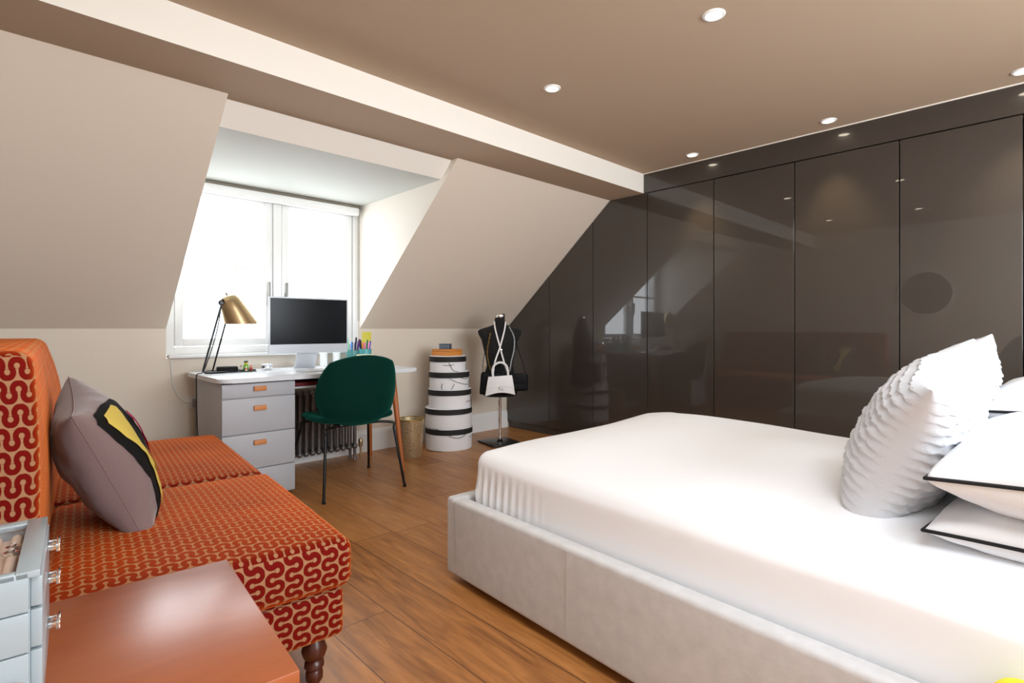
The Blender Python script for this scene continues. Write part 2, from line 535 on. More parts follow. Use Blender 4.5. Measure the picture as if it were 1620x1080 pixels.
# ------------------------------------------------------------------ window 1 (dormer)
win = empty('window_1', (DX0, YB, WZ)); win['kind'] = 'structure'
ww, wh = DX1-DX0, DZ-WZ
bm = nb()
fy0, fy1 = .02, .09
for lo, hi in [((0, fy0, 0), (.05, fy1, wh)), ((ww-.05, fy0, 0), (ww, fy1, wh)), ((.05, fy0, wh-.05), (ww-.05, fy1, wh)), ((.05, fy0, 0), (ww-.05, fy1, .05)), ((.69, fy0, .05), (.75, fy1, wh-.05))]:
    box(bm, lo, hi, bev=.004)
link('window_frame', bm, 'white', win)
def sash(x0, x1):
    bm = nb(); z0, z1 = .055, wh-.055; w = .05
    for lo, hi in [((x0, .03, z0), (x0+w, .08, z1)), ((x1-w, .03, z0), (x1, .08, z1)), ((x0+w, .03, z0), (x1-w, .08, z0+w)), ((x0+w, .03, z1-w), (x1-w, .08, z1)), ((x0+w, .045, .60), (x1-w, .07, .625))]:
        box(bm, lo, hi, bev=.003)
    s = link('sash', bm, 'white', win)
    link('pane', B((x0+w, .056, z0+w), (x1-w, .06, z1-w)), 'glass', s)
    return s
s1 = sash(.055, .685); s2 = sash(.755, ww-.055)
for s, x in ((s1, .655), (s2, .785)):
    bm = nb(); box(bm, (x-.012, .012, .34), (x+.012, .03, .44), bev=.004); box(bm, (x-.008, -.002, .38), (x+.008, .014, .52), bev=.004)
    link('window_handle', bm, 'greyplastic', s)
sill = link('window_sill', B((0.005, -.055, -.022), (ww-.06, .03, 0), .006), 'white', win)
bm = nb(); box(bm, (-.0, -.053, -.022), (.02, -.001, 0), bev=.004); bm.free()
# roller blind
rb = empty('roller_blind', (DX0, YB, DZ)); tag(rb, 'white rolled-up roller blind across the top of the dormer window', 'blind')
bm = nb(); box(bm, (.012, -.055, -.085), (ww-.03, -.004, -.022), bev=.012, seg=4); link('blind_roll', bm, 'white', rb)
link('head_rail', B((.012, -.05, -.022), (ww-.02, 0, -.004)), flat('blind_rail', 120, 112, 96), rb)
bm = nb(); tube(bm, [(ww-.02, -.03, -.02), (ww-.02, -.03, -.95)], .0018, 6); tube(bm, [(ww-.034, -.03, -.02), (ww-.034, -.03, -.95)], .0018, 6)
link('pull_cord', bm, 'greyplastic', rb)

# added rear window, unseen behind the camera, made to hold the fill lamp
w2 = empty('fill_window', (RX0, YR-.08, RZ0)); w2['kind'] = 'structure'
bm = nb(); rw, rh = RX1-RX0, RZ1-RZ0
for lo, hi in [((0, 0, 0), (.05, .05, rh)), ((rw-.05, 0, 0), (rw, .05, rh)), ((.05, 0, 0), (rw-.05, .05, .05)), ((.05, 0, rh-.05), (rw-.05, .05, rh)), ((rw/2-.03, 0, .05), (rw/2+.03, .05, rh-.05))]:
    box(bm, lo, hi, bev=.004)
link('window_frame', bm, 'white', w2)
link('pane', B((.05, .022, .05), (rw-.05, .026, rh-.05)), 'glass', w2)

# ------------------------------------------------------------------ fitted wardrobe
def slope_z(y):
    return ZB if y <= YS else ZB-(y-YS)*(ZB-ZK)/(YB-YS)
wd = empty('fitted_wardrobe', (XR, YR, 0)); tag(wd, 'fitted wardrobe of tall glossy dark taupe doors filling the right wall', 'wardrobe')
wd.location = (0, 0, 0)
bm = nb()
prism(bm, [(XR+.03, YR+.01, .08), (XR+.03, YB-.03, .08), (XR+.03, YB-.03, slope_z(YB-.03)-.02), (XR+.03, YS, ZB-.02), (XR+.03, YR+.01, ZB-.02)], (XW-XR-.04, 0, 0))
link('carcass', bm, 'blackgap', wd, False)
link('plinth', B((XR+.025, YR+.01, 0), (XR+.05, YB-.025, .085)), 'lacquer_matt', wd)
joints = [YB-.022, 3.479, 2.952, 2.395, 1.829, 1.268, .69, .16, -.37, -.93, -1.30, YR+.01]
g = .003
for y1, y0 in zip(joints, joints[1:]):
    a, b = y0+g, y1-g
    top = lambda y: (ZB-.006 if y <= YS else slope_z(y)-.006)
    pts = [(XR, a, .075), (XR, b, .075), (XR, b, top(b))]
    if a < YS < b: pts.append((XR, YS, top(YS)))
    pts.append((XR, a, top(a)))
    bm = nb(); prism(bm, pts, (.022, 0, 0), .0012)
    link('door', bm, 'lacquer', wd, False)
link('fascia', B((XR, YR+.01, ZB+.001), (XR+.022, 2.428, ZC-.004), .001), 'lacquer', wd, False)

# ------------------------------------------------------------------ downlights
def make_downlight():
    r = empty('downlight', (0, 0, 0))
    bm = nb(); lathe(bm, [(.030, -.001), (.033, -.006), (.040, -.006), (.045, -.003), (.046, 0), (.046, .004), (.030, .004)], 28, cap=False)
    link('trim_ring', bm, 'white', r)
    bm = nb(); lathe(bm, [(.0305, -.0025), (.018, -.004), (.0001, -.0045)], 28, cap=False)
    link('lens', bm, 'lampglow', r)
    return r
dl_lab = {(2.10, 1.00): 'ceiling downlight in the middle of the ceiling nearest the top edge of the photo',
          (2.12, 1.90): 'ceiling downlight standing alone near the cream beam',
          (3.675, 1.02): 'ceiling downlight beside the wardrobe above the second tall door from the beam',
          (3.675, 1.915): 'ceiling downlight in the corner where the beam meets the wardrobe',
          (3.665, .155): 'ceiling downlight cut by the right edge of the photo',
          (.63, 1.10): 'ceiling downlight above the sofa side, nearer the rear of the room',
          (.64, 1.95): 'ceiling downlight above the sofa side, nearer the beam'}
first = None
for (x, y), lab in dl_lab.items():
    if first is None: first = o = make_downlight()
    else: o = copy_tree(first)
    o.location = (x, y, ZC); tag(o, lab, 'downlight', 'recessed ceiling downlights')
    ld = bpy.data.lights.new('downlight_lamp', 'SPOT'); ld.energy = 42 if x > 3.6 else 13; ld.color = (1, .80, .50) if x > 3.6 else (1, .84, .60); ld.spot_size = math.radians(66 if x > 3.6 else 72); ld.spot_blend = .8; ld.shadow_soft_size = .025
    lo = bpy.data.objects.new('downlight_lamp', ld); C.objects.link(lo); lo.location = (x, y, ZC-.012)

# ------------------------------------------------------------------ bed
bed = empty('bed_frame', (1.330, 1.780, 0), -math.radians(2.9)); tag(bed, 'low bed frame upholstered in pale grey velvet', 'bed')
# local: x to the right (width), y toward the foot (0 = foot outer face), -y toward the head
BW, BL = 1.60, 2.22
def railz(o):
    q = o.copy(); return q
def rail(lo, hi):
    return rbox(lo, hi, .016, (4, 10, 3))
link('side_rail', rail((0, -BL, .030), (.062, -.05, .338)), 'bedfabric', bed)
link('side_rail', rail((BW-.062, -BL, .030), (BW, -.05, .338)), 'bedfabric', bed)
link('foot_rail', rail((0.001, -.062, .029), (BW, 0, .340)), 'bedfabric', bed)
link('headboard', rail((0, -BL-.08, .05), (BW, -BL, 1.0)), 'bedfabric', bed)
bm = nb(); box(bm, (.062, -BL+.02, .15), (BW-.062, -.062, .19)); link('slat_base', bm, 'blackgap', bed)
for x, y in ((.12, -.14), (BW-.12, -.14), (.12, -BL+.1), (BW-.12, -BL+.1), (BW/2, -BL/2)):
    link('leg', B((x-.025, y-.025, 0), (x+.025, y+.025, .15)), 'blackmetal', bed)
for yy in (-.68, -.055):
    bm = nb(); tube(bm, [(-.0008, yy, .07), (-.0008, yy, .325)], .0012, 6); link('seam', bm, flat('seam_thread', 168, 162, 158), bed)
# mattress with fitted sheet
mx0, mx1, my0, my1 = .073, BW-.073, -BL+.02, -.073
def mfn(o):
    q = o.copy()
    u = (q.x-mx0)/(mx1-mx0)*2-1; v = (q.y-my0)/(my1-my0)*2-1
    if q.z > .33:
        k = (q.z-.33)/.13
        dome = (max(0, 1-abs(u)**2.6))*(max(0, 1-max(0, v)**6))
        q.z += k*(.040*dome+.008*math.sin(u*2.2+1)*dome)
        q.z += k*.03*max(0, u)*max(0, 1-abs(u-.6)*1.6)*max(0, v)
        # taut wrinkles fanning out at the foot corner
    if q.z > .40 and u < -.5:
        q.z -= .030*((-u-.5)/.5)**2*(1-max(0, v)**6)*min(1, (q.z-.40)/.11)
    # gathers at near foot corner and along the side
    if q.z < .49 and (u < -.93 or v > .96):
        s = q.y if u < -.93 else q.x
        fade = math.exp(-((q.y-my1)**2)/.07) if u < -.93 else math.exp(-((q.x-mx0)**2)/.03)
        amp = .009*fade*max(0, 1-abs(q.z-.37)/.10)
        q.x += -amp*math.sin(s*150) if u < -.93 else 0
        q.y += amp*math.sin(s*150) if v > .96 else 0
    n = noise.noise(Vector((q.x*3, q.y*3, q.z*3)))
    q.z += .006*n if q.z > .4 else 0
    # lean the sides in towards the top
    if q.z > .3:
        q.x += (-u)*.012*(q.z-.3)/.2
        q.y += -max(0, v)**8*.004*(q.z-.3)/.2
    return q
bm = rbox((mx0, my0, .192), (mx1, my1, .530), .050, (30, 260, 9), mfn)
mo = link('mattress', bm, 'sheet', None, True, 80)
mo.location = bed.location; mo.rotation_euler = bed.rotation_euler
tag(mo, 'thick mattress under a smooth white fitted sheet on the grey bed', 'mattress')

# ------------------------------------------------------------------ pillows and cushions
def pillow_pt(u, v, w, h, t, side, soft=.5, droop=.07, tex=None):
    """u,v in [-1,1] -> local point: x width, y thickness (front = -y), z height"""
    px = w/2*u*(1-droop*(1-v*v)**1.0*(abs(u)**3))
    pz = h/2*v*(1-droop*(1-u*u)**1.0*(abs(v)**3))
    e = max(0, (1-u*u))**soft*max(0, (1-v*v))**soft
    y = t/2*e
    if tex: y += tex(u, v)*min(1, e*1.7)
    return Vector((px, side*y, pz))
def pillow_surf(u, v, w, h, t, side, soft, droop, tex, wr, seed):
    p = pillow_pt(u, v, w, h, t, side, soft, droop, tex)
    nn = noise.noise(Vector((u*2.2+seed, v*2.2, side*3+seed)))*wr+noise.noise(Vector((u*6+seed, v*6, side*2.)))*wr*.35
    p.y += nn*max(0, (1-u*u)*(1-v*v))**.3
    return p
def pillow_bm(w, h, t, n=36, soft=.5, droop=.07, tex=None, wr=.006, seed=0):
    bm = nb()
    gr = {}
    def key(i):
        s = -1+2*i/n
        return math.sin(s*PI/2)*.55+s*.45
    for side in (-1, 1):
        for i in range(n+1):
            for j in range(n+1):
                if side == 1 and (i in (0, n) or j in (0, n)):
                    gr[(side, i, j)] = gr[(-1, i, j)]; continue
                u, v = key(i), key(j)
                p = pillow_surf(u, v, w, h, t, side, soft, droop, tex, wr, seed)
                gr[(side, i, j)] = bm.verts.new(p)
    for side in (-1, 1):
        for i in range(n):
            for j in range(n):
                q = [gr[(side, i, j)], gr[(side, i+1, j)], gr[(side, i+1, j+1)], gr[(side, i, j+1)]]
                bm.faces.new(q if side == -1 else q[::-1])
    return bm
def piping_pts(w, h, droop, n=26):
    out = []
    for a, b in [((-1, -1), (1, -1)), ((1, -1), (1, 1)), ((1, 1), (-1, 1)), ((-1, 1), (-1, -1))]:
        for k in range(n):
            t = k/n
            out.append(pillow_pt(a[0]+(b[0]-a[0])*t, a[1]+(b[1]-a[1])*t, w, h, 0, 1, .5, droop))
    return out
def place(o, center, ex, ez):
    ex = Vector(ex).normalized(); ez = Vector(ez); ez = (ez-ex*ez.dot(ex)).normalized()
    ey = ez.cross(ex)
    o.matrix_world = basis(center, ex, ey, ez)

# white pillows with black piping (lying flat): local z (height) -> along the bed, thickness up
def bed_pillow(center, w, h, t, label, seed, ex=(1, -.05, 0), ez=(.05, 1, .0), piped=True):
    r = empty('pillow'); tag(r, label, 'pillow', 'pillows at the head of the bed')
    bm = pillow_bm(w, h, t, 40, .42, .05, None, .018, seed)
    link('pillowcase', bm, 'linen', r, True, 180)
    if piped:
        bm = nb(); tube(bm, piping_pts(w, h, .05), .0042, 8, True); link('piping', bm, 'blackfelt', r)
    place(r, Vector(center), ex, ez)
    return r
bed_pillow((1.82, -.045, .585), .72, .50, .15, 'white pillow with black piping, lower of the two at the near side of the bed', 1.3)
bed_pillow((1.79, -.055, .722), .74, .50, .25, 'white pillow with black piping, upper of the two at the near side of the bed', 4.1, ez=(.05, 1, -.05))
bed_pillow((2.54, -.08, .625), .70, .50, .16, 'white pillow under another pillow on the far side of the bed by the wardrobe', 7.7)
bed_pillow((2.56, -.055, .785), .74, .50, .20, 'topmost white pillow on the far side of the bed, at the photo edge', 9.2, ez=(.05, 1, -.05))

def waffle_tex(u, v):
    k = math.floor(v*9.0)
    s = v*9.0+.24*abs(math.sin(u*15+(k % 2)*PI/2))+.08*math.sin(u*5)
    f = 1-(s-math.floor(s))
    return .0115*(f*f if f < .82 else .6724*(1-f)/.18)-.002
def cushion_from(Bn, Tn, Tf, w, h, t, name, label, cat, m, tex=None, group=None, seed=0, extra=None, n=200, soft=.45):
    """Bn, Tn near bottom / top corners, Tf far top corner"""
    Bn, Tn, Tf = Vector(Bn), Vector(Tn), Vector(Tf)
    ex = (Tf-Tn).normalized(); ez = (Tn-Bn); ez = (ez-ex*ez.dot(ex)).normalized()
    c = (Bn+Tf)/2
    r = empty(name); tag(r, label, cat, group)
    bm = pillow_bm(w, h, t, n, soft, .10, tex, .012, seed)
    link('cover', bm, m, r, True, 180)
    if extra: extra(r, w, h, t)
    place(r, c, ex, ez)
    return r
cushion_from((1.462, .368, .522), (1.60, .229, .855), (2.07, .205, .958), .50, .47, .24, 'scatter_cushion',
             'large pale grey textured cushion with wavy ribs, nearest the foot of the bed', 'cushion', 'waffle', waffle_tex, 'pale textured cushions leaning on the bed pillows', 2.)
cushion_from((2.03, .35, .60), (2.10, .225, .90), (2.45, .198, .962), .43, .43, .19, 'scatter_cushion',
             'pale grey textured cushion standing behind the larger one, by the wardrobe', 'cushion', 'waffle', waffle_tex, 'pale textured cushions leaning on the bed pillows', 5.)
# small yellow ball at the bottom right corner
bm = nb(); bmesh.ops.create_uvsphere(bm, u_segments=24, v_segments=14, radius=.042)
yb = link('yellow_ball', bm, flat('bright_yellow_foam', 245, 232, 40), None); yb.location = (1.266, .055, .3815)
tag(yb, 'small bright yellow ball at the bottom right corner, on the bed edge', 'ball')

# ------------------------------------------------------------------ sofa
SA = -math.radians(5)
sofa = empty('sofa', (.735, 1.418, 0), SA); tag(sofa, 'armless two-seat sofa in red and orange serpentine velvet', 'sofa')
def suv(swap_side, off=(0, 0), sq=1.0):
    def f(ax, s, o):
        if ax == 2: return (o.x+off[0], o.y+off[1])
        if ax == 1: return (o.z+off[0], o.x+off[1]) if swap_side else (o.x*sq+off[0], o.z+off[1])
        return (o.y+off[0], o.z+off[1])
    return f
def cushion_fn(x0, x1, y0, y1, z0, z1, puff):
    def f(o):
        q = o.copy()
        u = (q.x-x0)/(x1-x0)*2-1; v = (q.y-y0)/(y1-y0)*2-1; k = (q.z-z0)/(z1-z0)
        q.z += puff*(1-u**4)*(1-v**4)*(k-.3)
        q.y += -.012*(1-u*u)*(1-(2*k-1)**2)*(1 if v < -.8 else 0)
        return q
    return f
SL1, SL2 = .905, 1.96
def seat(y0, y1, dx=0, dz=0):
    lo = (-.70+dx, y0, .292); hi = (0+dx, y1, .432+dz)
    return rbox(lo, hi, .035, (12, 14, 3), cushion_fn(lo[0], hi[0], y0, y1, lo[2], hi[2], .028), suv(True))
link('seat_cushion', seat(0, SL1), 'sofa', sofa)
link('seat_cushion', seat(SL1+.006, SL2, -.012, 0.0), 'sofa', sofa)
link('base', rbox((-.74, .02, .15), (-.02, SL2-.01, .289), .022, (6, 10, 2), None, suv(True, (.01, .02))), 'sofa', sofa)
def backfn(o):
    q = o.copy()
    k = (q.z-.3)/.7
    q.x += .018*math.sin(max(0, min(1, k))*PI)*(1 if q.x > -.8 else .3)
    far = max(0, min(1, (q.y-.1)/(SL2-.2)))
    q.x += (.012-.052*far)*k-.05*far*max(0, k-.55)**2*4-.012-.024*(1-far)
    return q
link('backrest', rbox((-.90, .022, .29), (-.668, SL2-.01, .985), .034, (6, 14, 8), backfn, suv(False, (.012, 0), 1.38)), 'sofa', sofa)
def turned_leg():
    bm = nb()
    lathe(bm, [(.030, .152), (.032, .14), (.024, .132), (.030, .118), (.036, .10), (.030, .082), (.020, .074), (.027, .066), (.028, .054), (.019, .045), (.024, .036), (.024, .018), (.015, .004), (.015, 0)], 24)
    return bm
lg = None
for x, y in ((-.085, .09), (-.66, .09), (-.085, SL2-.09), (-.66, SL2-.09)):
    if lg is None: lg = o = link('leg', turned_leg(), 'darkwood', sofa)
    else: o = lg.copy(); C.objects.link(o)
    o.location = (x, y, 0)

# mauve cushion
def emblem(r, w, h, t):
    # black, yellow and magenta felt shape sewn on the front (-y side), following the swell of the cover
    def patch(name, m, pts, off):
        bm = nb()
        n = 14
        # pts: list of (u_left, u_right, v) rows
        rows = []
        for k in range(len(pts)-1):
            for s in range(n if k < len(pts)-1 else 1):
                tt = s/n
                a = pts[k]; b = pts[k+1]
                rows.append([a[i]+(b[i]-a[i])*tt for i in range(3)])
        rows.append(list(pts[-1]))
        vs = []
        for ul, ur, v in rows:
            line = []
            for s in range(9):
                u = ul+(ur-ul)*s/8
                p = pillow_surf(u, v, w, h, t, -1, .42, .10, None, .012, 3.)
                p.y -= off
                line.append(bm.verts.new(p))
            vs.append(line)
        for a, b in zip(vs, vs[1:]):
            for s in range(8):
                bm.faces.new((a[s], a[s+1], b[s+1], b[s]))
        bmesh.ops.solidify(bm, geom=bm.faces[:], thickness=.004)
        return link(name, bm, m, r, True, 60)
    patch('emblem_border', 'blackfelt', [(-.82, -.40, .88), (-.93, .10, .76), (-.88, .5, .4), (-.78, .6, -.1), (-.71, .5, -.5), (-.68, .1, -.80), (-.66, -.42, -.92)], .005)
    patch('emblem_fill', 'yellow', [(-.76, -.34, .80), (-.84, -.24, .70), (-.77, -.38, .4), (-.62, -.46, .05), (-.61, -.36, -.30), (-.60, -.24, -.60), (-.58, -.46, -.80)], .010)
    patch('emblem_stripe', 'pinkfelt', [(-.02, .02, .52), (-.06, .14, .30), (-.04, .20, 0), (.0, .06, -.3)], .010)
    patch('emblem_fill', 'yellow', [(.18, .22, .45), (.24, .40, .10), (.22, .36, -.3), (.1, .12, -.6)], .010)
def mauve_extra(r, w, h, t):
    emblem(r, w, h, t)
    bm = nb(); tube(bm, piping_pts(w, h, .10), .0014, 6, True); link('seam', bm, flat('seam_mauve', 122, 98, 94), r)
cushion_from((.288, 1.885, .468), (.155, 1.75, .742), (.180, 2.18, .812), .45, .44, .20, 'scatter_cushion',
             'mauve velvet cushion with yellow and black felt emblem on the orange sofa', 'cushion', 'mauve', None, None, 3., mauve_extra, 60, .42)

# ------------------------------------------------------------------ side table (foreground)
TA = -math.radians(4.5)
tb = empty('side_table', (.392, 1.392, 0), TA); tag(tb, 'varnished orange wooden side table in the foreground beside the sofa', 'table')
TWX, TWY, TZ = .76, .535, .48
link('table_top', B((-TWX, -TWY, TZ-.028), (0, 0, TZ), .003), 'tablewood', tb)
bm = nb(); box(bm, (-TWX+.04, -TWY+.04, TZ-.09), (-.04, -.04, TZ-.028)); link('apron', bm, 'tablewood', tb)
for x in (-.06, -TWX+.06):
    for y in (-.06, -TWY+.06):
        bm = nb(); prism(bm, [(x-.022, y-.022, TZ-.028), (x+.022, y-.022, TZ-.028), (x+.022, y+.022, TZ-.028), (x-.022, y+.022, TZ-.028)], (0, 0, -TZ+.028)); link('leg', bm, 'tablewood', tb)

# ------------------------------------------------------------------ jewellery box
JA = -math.radians(4.5)
jb = empty('jewellery_box', (.036, .925, TZ), JA); tag(jb, 'pale grey jewellery box with chrome pulls and glass lid on the side table', 'jewellery box')
JX, JY, JZ = .33, .245, .240
link('body', B((-JX, .0, 0), (-.008, JY, JZ-.050), .002), 'greybox', jb)
# camera-facing side panels with grooves between
for z0, z1 in ((.004, .1345), (.1365, .1865), (.1885, .2385)):
    link('side_panel', B((-JX+.002, -.006, z0), (-.009, 0, z1), .0012), 'greybox', jb)
z1 = JZ
bm = nb(); box(bm, (-JX, .0005, JZ-.0495), (-.022, .010, JZ-.010)); box(bm, (-JX, JY-.02, JZ-.0495), (-.022, JY, JZ-.010)); box(bm, (-.022, .0005, JZ-.0495), (-.008, JY, JZ-.010)); box(bm, (-JX, .010, JZ-.0495), (-JX+.02, JY-.02, JZ-.010))
link('tray', bm, 'greybox', jb)
bm = nb(); fw = .022
for lo, hi in [((-JX, -.006, z1-.009), (-JX+fw, JY, z1)), ((-fw, -.006, z1-.009), (.002, JY, z1)), ((-JX+fw, -.006, z1-.009), (-fw, .006, z1)), ((-JX+fw, JY-.024, z1-.009), (-fw, JY, z1))]:
    box(bm, lo, hi, bev=.001)
ld_ = link('lid', bm, 'greybox', jb)
link('lid_glass', B((-JX+fw, .006, z1-.004), (-fw, JY-.024, z1-.001)), 'glass', ld_)
z0 = JZ-.0495
link('velvet_pad', B((-JX+.02, .010, z0+.0005), (-.022, JY-.02, z0+.026)), 'velvetpad', jb)
for x in (-.034, -.056, -.098, -.146, -.194, -.242):
    bm = nb(); tube(bm, [(x, .016, z0+.029), (x, JY-.026, z0+.029)], .0065, 10); link('ring_roll', bm, 'velvetpad', jb)
for z0_, z1_, hz_ in ((.050, .133, .092), (.137, .186, .162), (.190, .228, .212)):
    d = link('drawer', B((-.008, .004, z0_), (.004, JY-.004, z1_), .0015), 'greybox', jb)
    bm = nb()
    for yy in (.165, .19):
        box(bm, (.004, yy-.003, hz_-.004), (.018, yy+.003, hz_+.004), bev=.001)
    box(bm, (.014, .158, hz_-.006), (.019, .197, hz_+.006), bev=.001)
    link('handle', bm, 'chrome', d)
bm = nb(); lathe(bm, [(.004, 0), (.004, .006), (.011, .010), (.014, .017), (.011, .024), (.0001, .027)], 20, mtx=Matrix.Translation((-.022, -.006, .098))@Matrix.Rotation(PI/2, 4, 'X'))
link('crystal_knob', bm, 'crystal', jb)
# jewels lying under the glass: tiny things of their own
def jewel(x, y, kind, label):
    p = Matrix.Translation((.036, .925, TZ))@Matrix.Rotation(JA, 4, 'Z')@Vector((x, y, JZ-.0495+.0360))
    bm = nb()
    if kind == 'ring':
        lathe(bm, [(.0065, 0), (.0085, 0), (.0085, .003), (.0065, .003), (.0065, 0)], 18, cap=False)
    bmesh.ops.create_icosphere(bm, subdivisions=1, radius=.0045, matrix=Matrix.Translation((0, 0, .0045)))
    o = link('ring', bm, {'ring': 'chrome', 'red': flat('red_gem', 190, 30, 60), 'stud': 'gold'}[kind], None, False)
    o.location = p; tag(o, label, 'ring', 'jewellery under the glass lid')
jewel(-.034, .150, 'ring', 'silver ring under the glass lid, nearest the drawer pulls')
jewel(-.034, .125, 'ring', 'silver ring just in front of the one nearest the pulls')
jewel(-.056, .105, 'red', 'red stone stud in the middle of the glass lidded tray')
jewel(-.050, .05, 'stud', 'gold stud toward the near edge of the glass lidded tray')

# ------------------------------------------------------------------ desk
desk = empty('desk', (.885, 3.28, 0)); tag(desk, 'desk with pale top, grey drawer pedestal and orange splayed legs under the window', 'desk')
DT = .745; DW, DD = 1.335, .77
# rounded top
def round_rect(x0, y0, x1, y1, r, n=8):
    out = []
    for cx, cy, a0 in ((x1-r, y0+r, -PI/2), (x1-r, y1-r, 0), (x0+r, y1-r, PI/2), (x0+r, y0+r, PI)):
        for k in range(n+1):
            a = a0+PI/2*k/n; out.append((cx+r*math.cos(a), cy+r*math.sin(a)))
    return out
bm = nb(); prism(bm, [(x, y, DT-.026) for x, y in round_rect(0, 0, DW, DD, .07)], (0, 0, .026), .004)
link('desk_top', bm, 'desktop', desk)
px0, px1 = .022, .437
bm = nb(); box(bm, (px0, .06, .03), (px1, .58, DT-.027), bev=.002); link('pedestal', bm, 'greydesk', desk)
link('plinth', B((px0+.02, .08, 0), (px1-.02, .56, .03)), 'blackgap', desk)
link('reveal', B((px0+.002, .048, DT-.034), (px1-.002, .062, DT-.027)), 'blackgap', desk)
zs = [.035, .205, .415, .626, .712]
for i in range(4):
    d = link('drawer', B((px0+.001, .042, zs[i]+.003), (px1-.001, .060, zs[i+1]-.003), .0015), 'greydesk', desk)
    zc = {0: zs[1]-.055, 1: zs[2]-.055, 2: zs[3]-.063, 3: .678}[i]
    link('handle', B((.193, .026, zc-.014), (.263, .042, zc+.014), .002), 'tan_handle', d)
# cubby
bm = nb()
box(bm, (px1+.001, .08, .655), (1.12, .46, .665)); box(bm, (px1+.001, .45, .665), (1.12, .46, DT-.027)); box(bm, (1.112, .08, .665), (1.12, .45, DT-.027))
link('cubby_shelf', bm, 'desktop', desk)
link('cubby_lining', B((px1+.002, .43, .666), (1.11, .449, DT-.028)), 'blackgap', desk)
def splay_leg(top, foot, r0=.022, r1=.013):
    bm = nb(); a = Vector(top); b = Vector(foot)
    pts = [a+(b-a)*k/8 for k in range(9)]
    # stop flat on the floor
    tube(bm, pts, [r0+(r1-r0)*(k/8)**1.3 for k in range(9)], 18)
    for v in bm.verts:
        if v.co.z < .0: v.co.z = 0
    return bm
link('leg', splay_leg((1.195, .16, DT-.026), (1.215, .045, .003)), 'oakleg', desk)
link('leg', splay_leg((1.235, .58, DT-.026), (1.30, .665, .003)), 'oakleg', desk)
bm = nb(); box(bm, (1.05, .15, DT-.05), (1.22, .60, DT-.027)); link('underframe', bm, 'oakleg', desk)
bm = nb(); lathe(bm, [(.008, -.003), (.008, .003)], 14, mtx=Matrix.Translation((1.183, .113, .60))@Matrix.Rotation(PI/2, 4, 'Y')); link('leg_bolt', bm, 'chrome', desk)

# red patterned book in the cubby
bm = nb(); box(bm, (0, 0, 0), (.25, .2, .022), bev=.003)
o = link('notebook', bm, mat('red_spotted_cover', srgb(120, 20, 26), .6, var=.8, scale=60), None); o.location = (1.345, 3.385, .666); tag(o, 'dark red patterned notebook in the cubby under the desktop', 'notebook')
# ---- things on the desk
Z = DT
pc = empty('computer', (1.585, 3.72, Z), -math.radians(1)); tag(pc, 'slim pale all-in-one desktop computer with a black screen', 'computer')
wv = .565
hs = link('housing', B((-wv/2, -.006, .115), (wv/2, .006, .505), .004, 3), 'alu', pc)
link('screen', B((-wv/2+.010, -.0075, .178), (wv/2-.010, -.0062, .495)), 'screen', pc)
bm = nb(); prism(bm, [(-.075, .006, .19), (.075, .006, .19), (.075, .012, .19), (-.075, .012, .19)], (0, .09, -.184)); box(bm, (-.075, -.06, 0), (.075, .11, .007), bev=.002); link('stand', bm, 'alu', pc)
kb = empty('keyboard', (1.565, 3.50, Z), math.radians(3)); tag(kb, 'slim pale keyboard in front of the computer', 'keyboard')
link('keyboard_body', B((-.14, -.055, 0), (.14, .055, .008), .003), 'alu', kb)
bm = nb()
for r in range(5):
    for c in range(13):
        box(bm, (-.134+c*.0206, -.05+r*.0205, .0081), (-.134+c*.0206+.018, -.05+r*.0205+.0175, .0100))
ks = link('keys', bm, 'white', kb, False); ks['kind'] = 'stuff'
bm = nb(); bmesh.ops.create_uvsphere(bm, u_segments=24, v_segments=12, radius=1, matrix=Matrix.Diagonal((.032, .055, .02, 1)))
for v in bm.verts:
    v.co.z = max(0, v.co.z)
o = link('mouse', bm, 'white', None); o.location = (1.80, 3.50, Z); tag(o, 'white computer mouse beside the keyboard on the desk', 'mouse')
# two white canisters behind the computer
def canister(x, y, h, lab):
    r = empty('canister', (x, y, Z)); tag(r, lab, 'canister', 'white canisters behind the computer')
    bm = nb(); lathe(bm, [(.026, 0), (.028, .003), (.028, h-.012), (.026, h-.010)], 24); link('canister_body', bm, 'white', r)
    bm = nb(); lathe(bm, [(.029, h-.012), (.029, h), (.027, h+.003), (.0001, h+.003)], 24); link('lid', bm, 'white', r)
canister(1.78, 3.93, .10, 'white canister right under the computer screen, nearer its stand')
canister(1.885, 3.93, .115, 'white canister at the right end under the computer screen')

# pen pots
def cup(name, x, y, r, h, m, lab):
    e = empty(name, (x, y, Z)); tag(e, lab, 'pen pot')
    bm = nb(); lathe(bm, [(.001, 0), (r-.003, 0), (r, .003), (r, h), (r-.003, h), (r-.003, .006), (.001, .006)], 28, cap=False)
    link('pot', bm, m, e)
cup('pen_pot', 2.12, 3.92, .052, .125, 'teal', 'turquoise round pen pot at the right, in front of the yellow note')
cup('pen_pot', 1.985, 3.86, .050, .12, 'tealglass', 'dark teal pen pot crammed with dark pens, left of the turquoise one')
pen_cols = [('navy pen', 24, 30, 80), ('purple pen', 80, 40, 120), ('dark red pen', 110, 20, 50), ('black pen', 14, 14, 18), ('plum pen', 90, 30, 90), ('indigo pen', 40, 40, 110), ('dark grey pen', 50, 50, 60), ('mint pen', 140, 210, 180), ('light blue pen', 70, 140, 210)]
pen2 = [('pink pen', 240, 150, 200), ('blue pen', 30, 60, 190), ('green pencil', 40, 130, 70), ('orange pen', 240, 150, 40), ('cobalt pen', 20, 40, 140), ('black pencil', 16, 16, 16), ('rose pen', 230, 110, 160)]
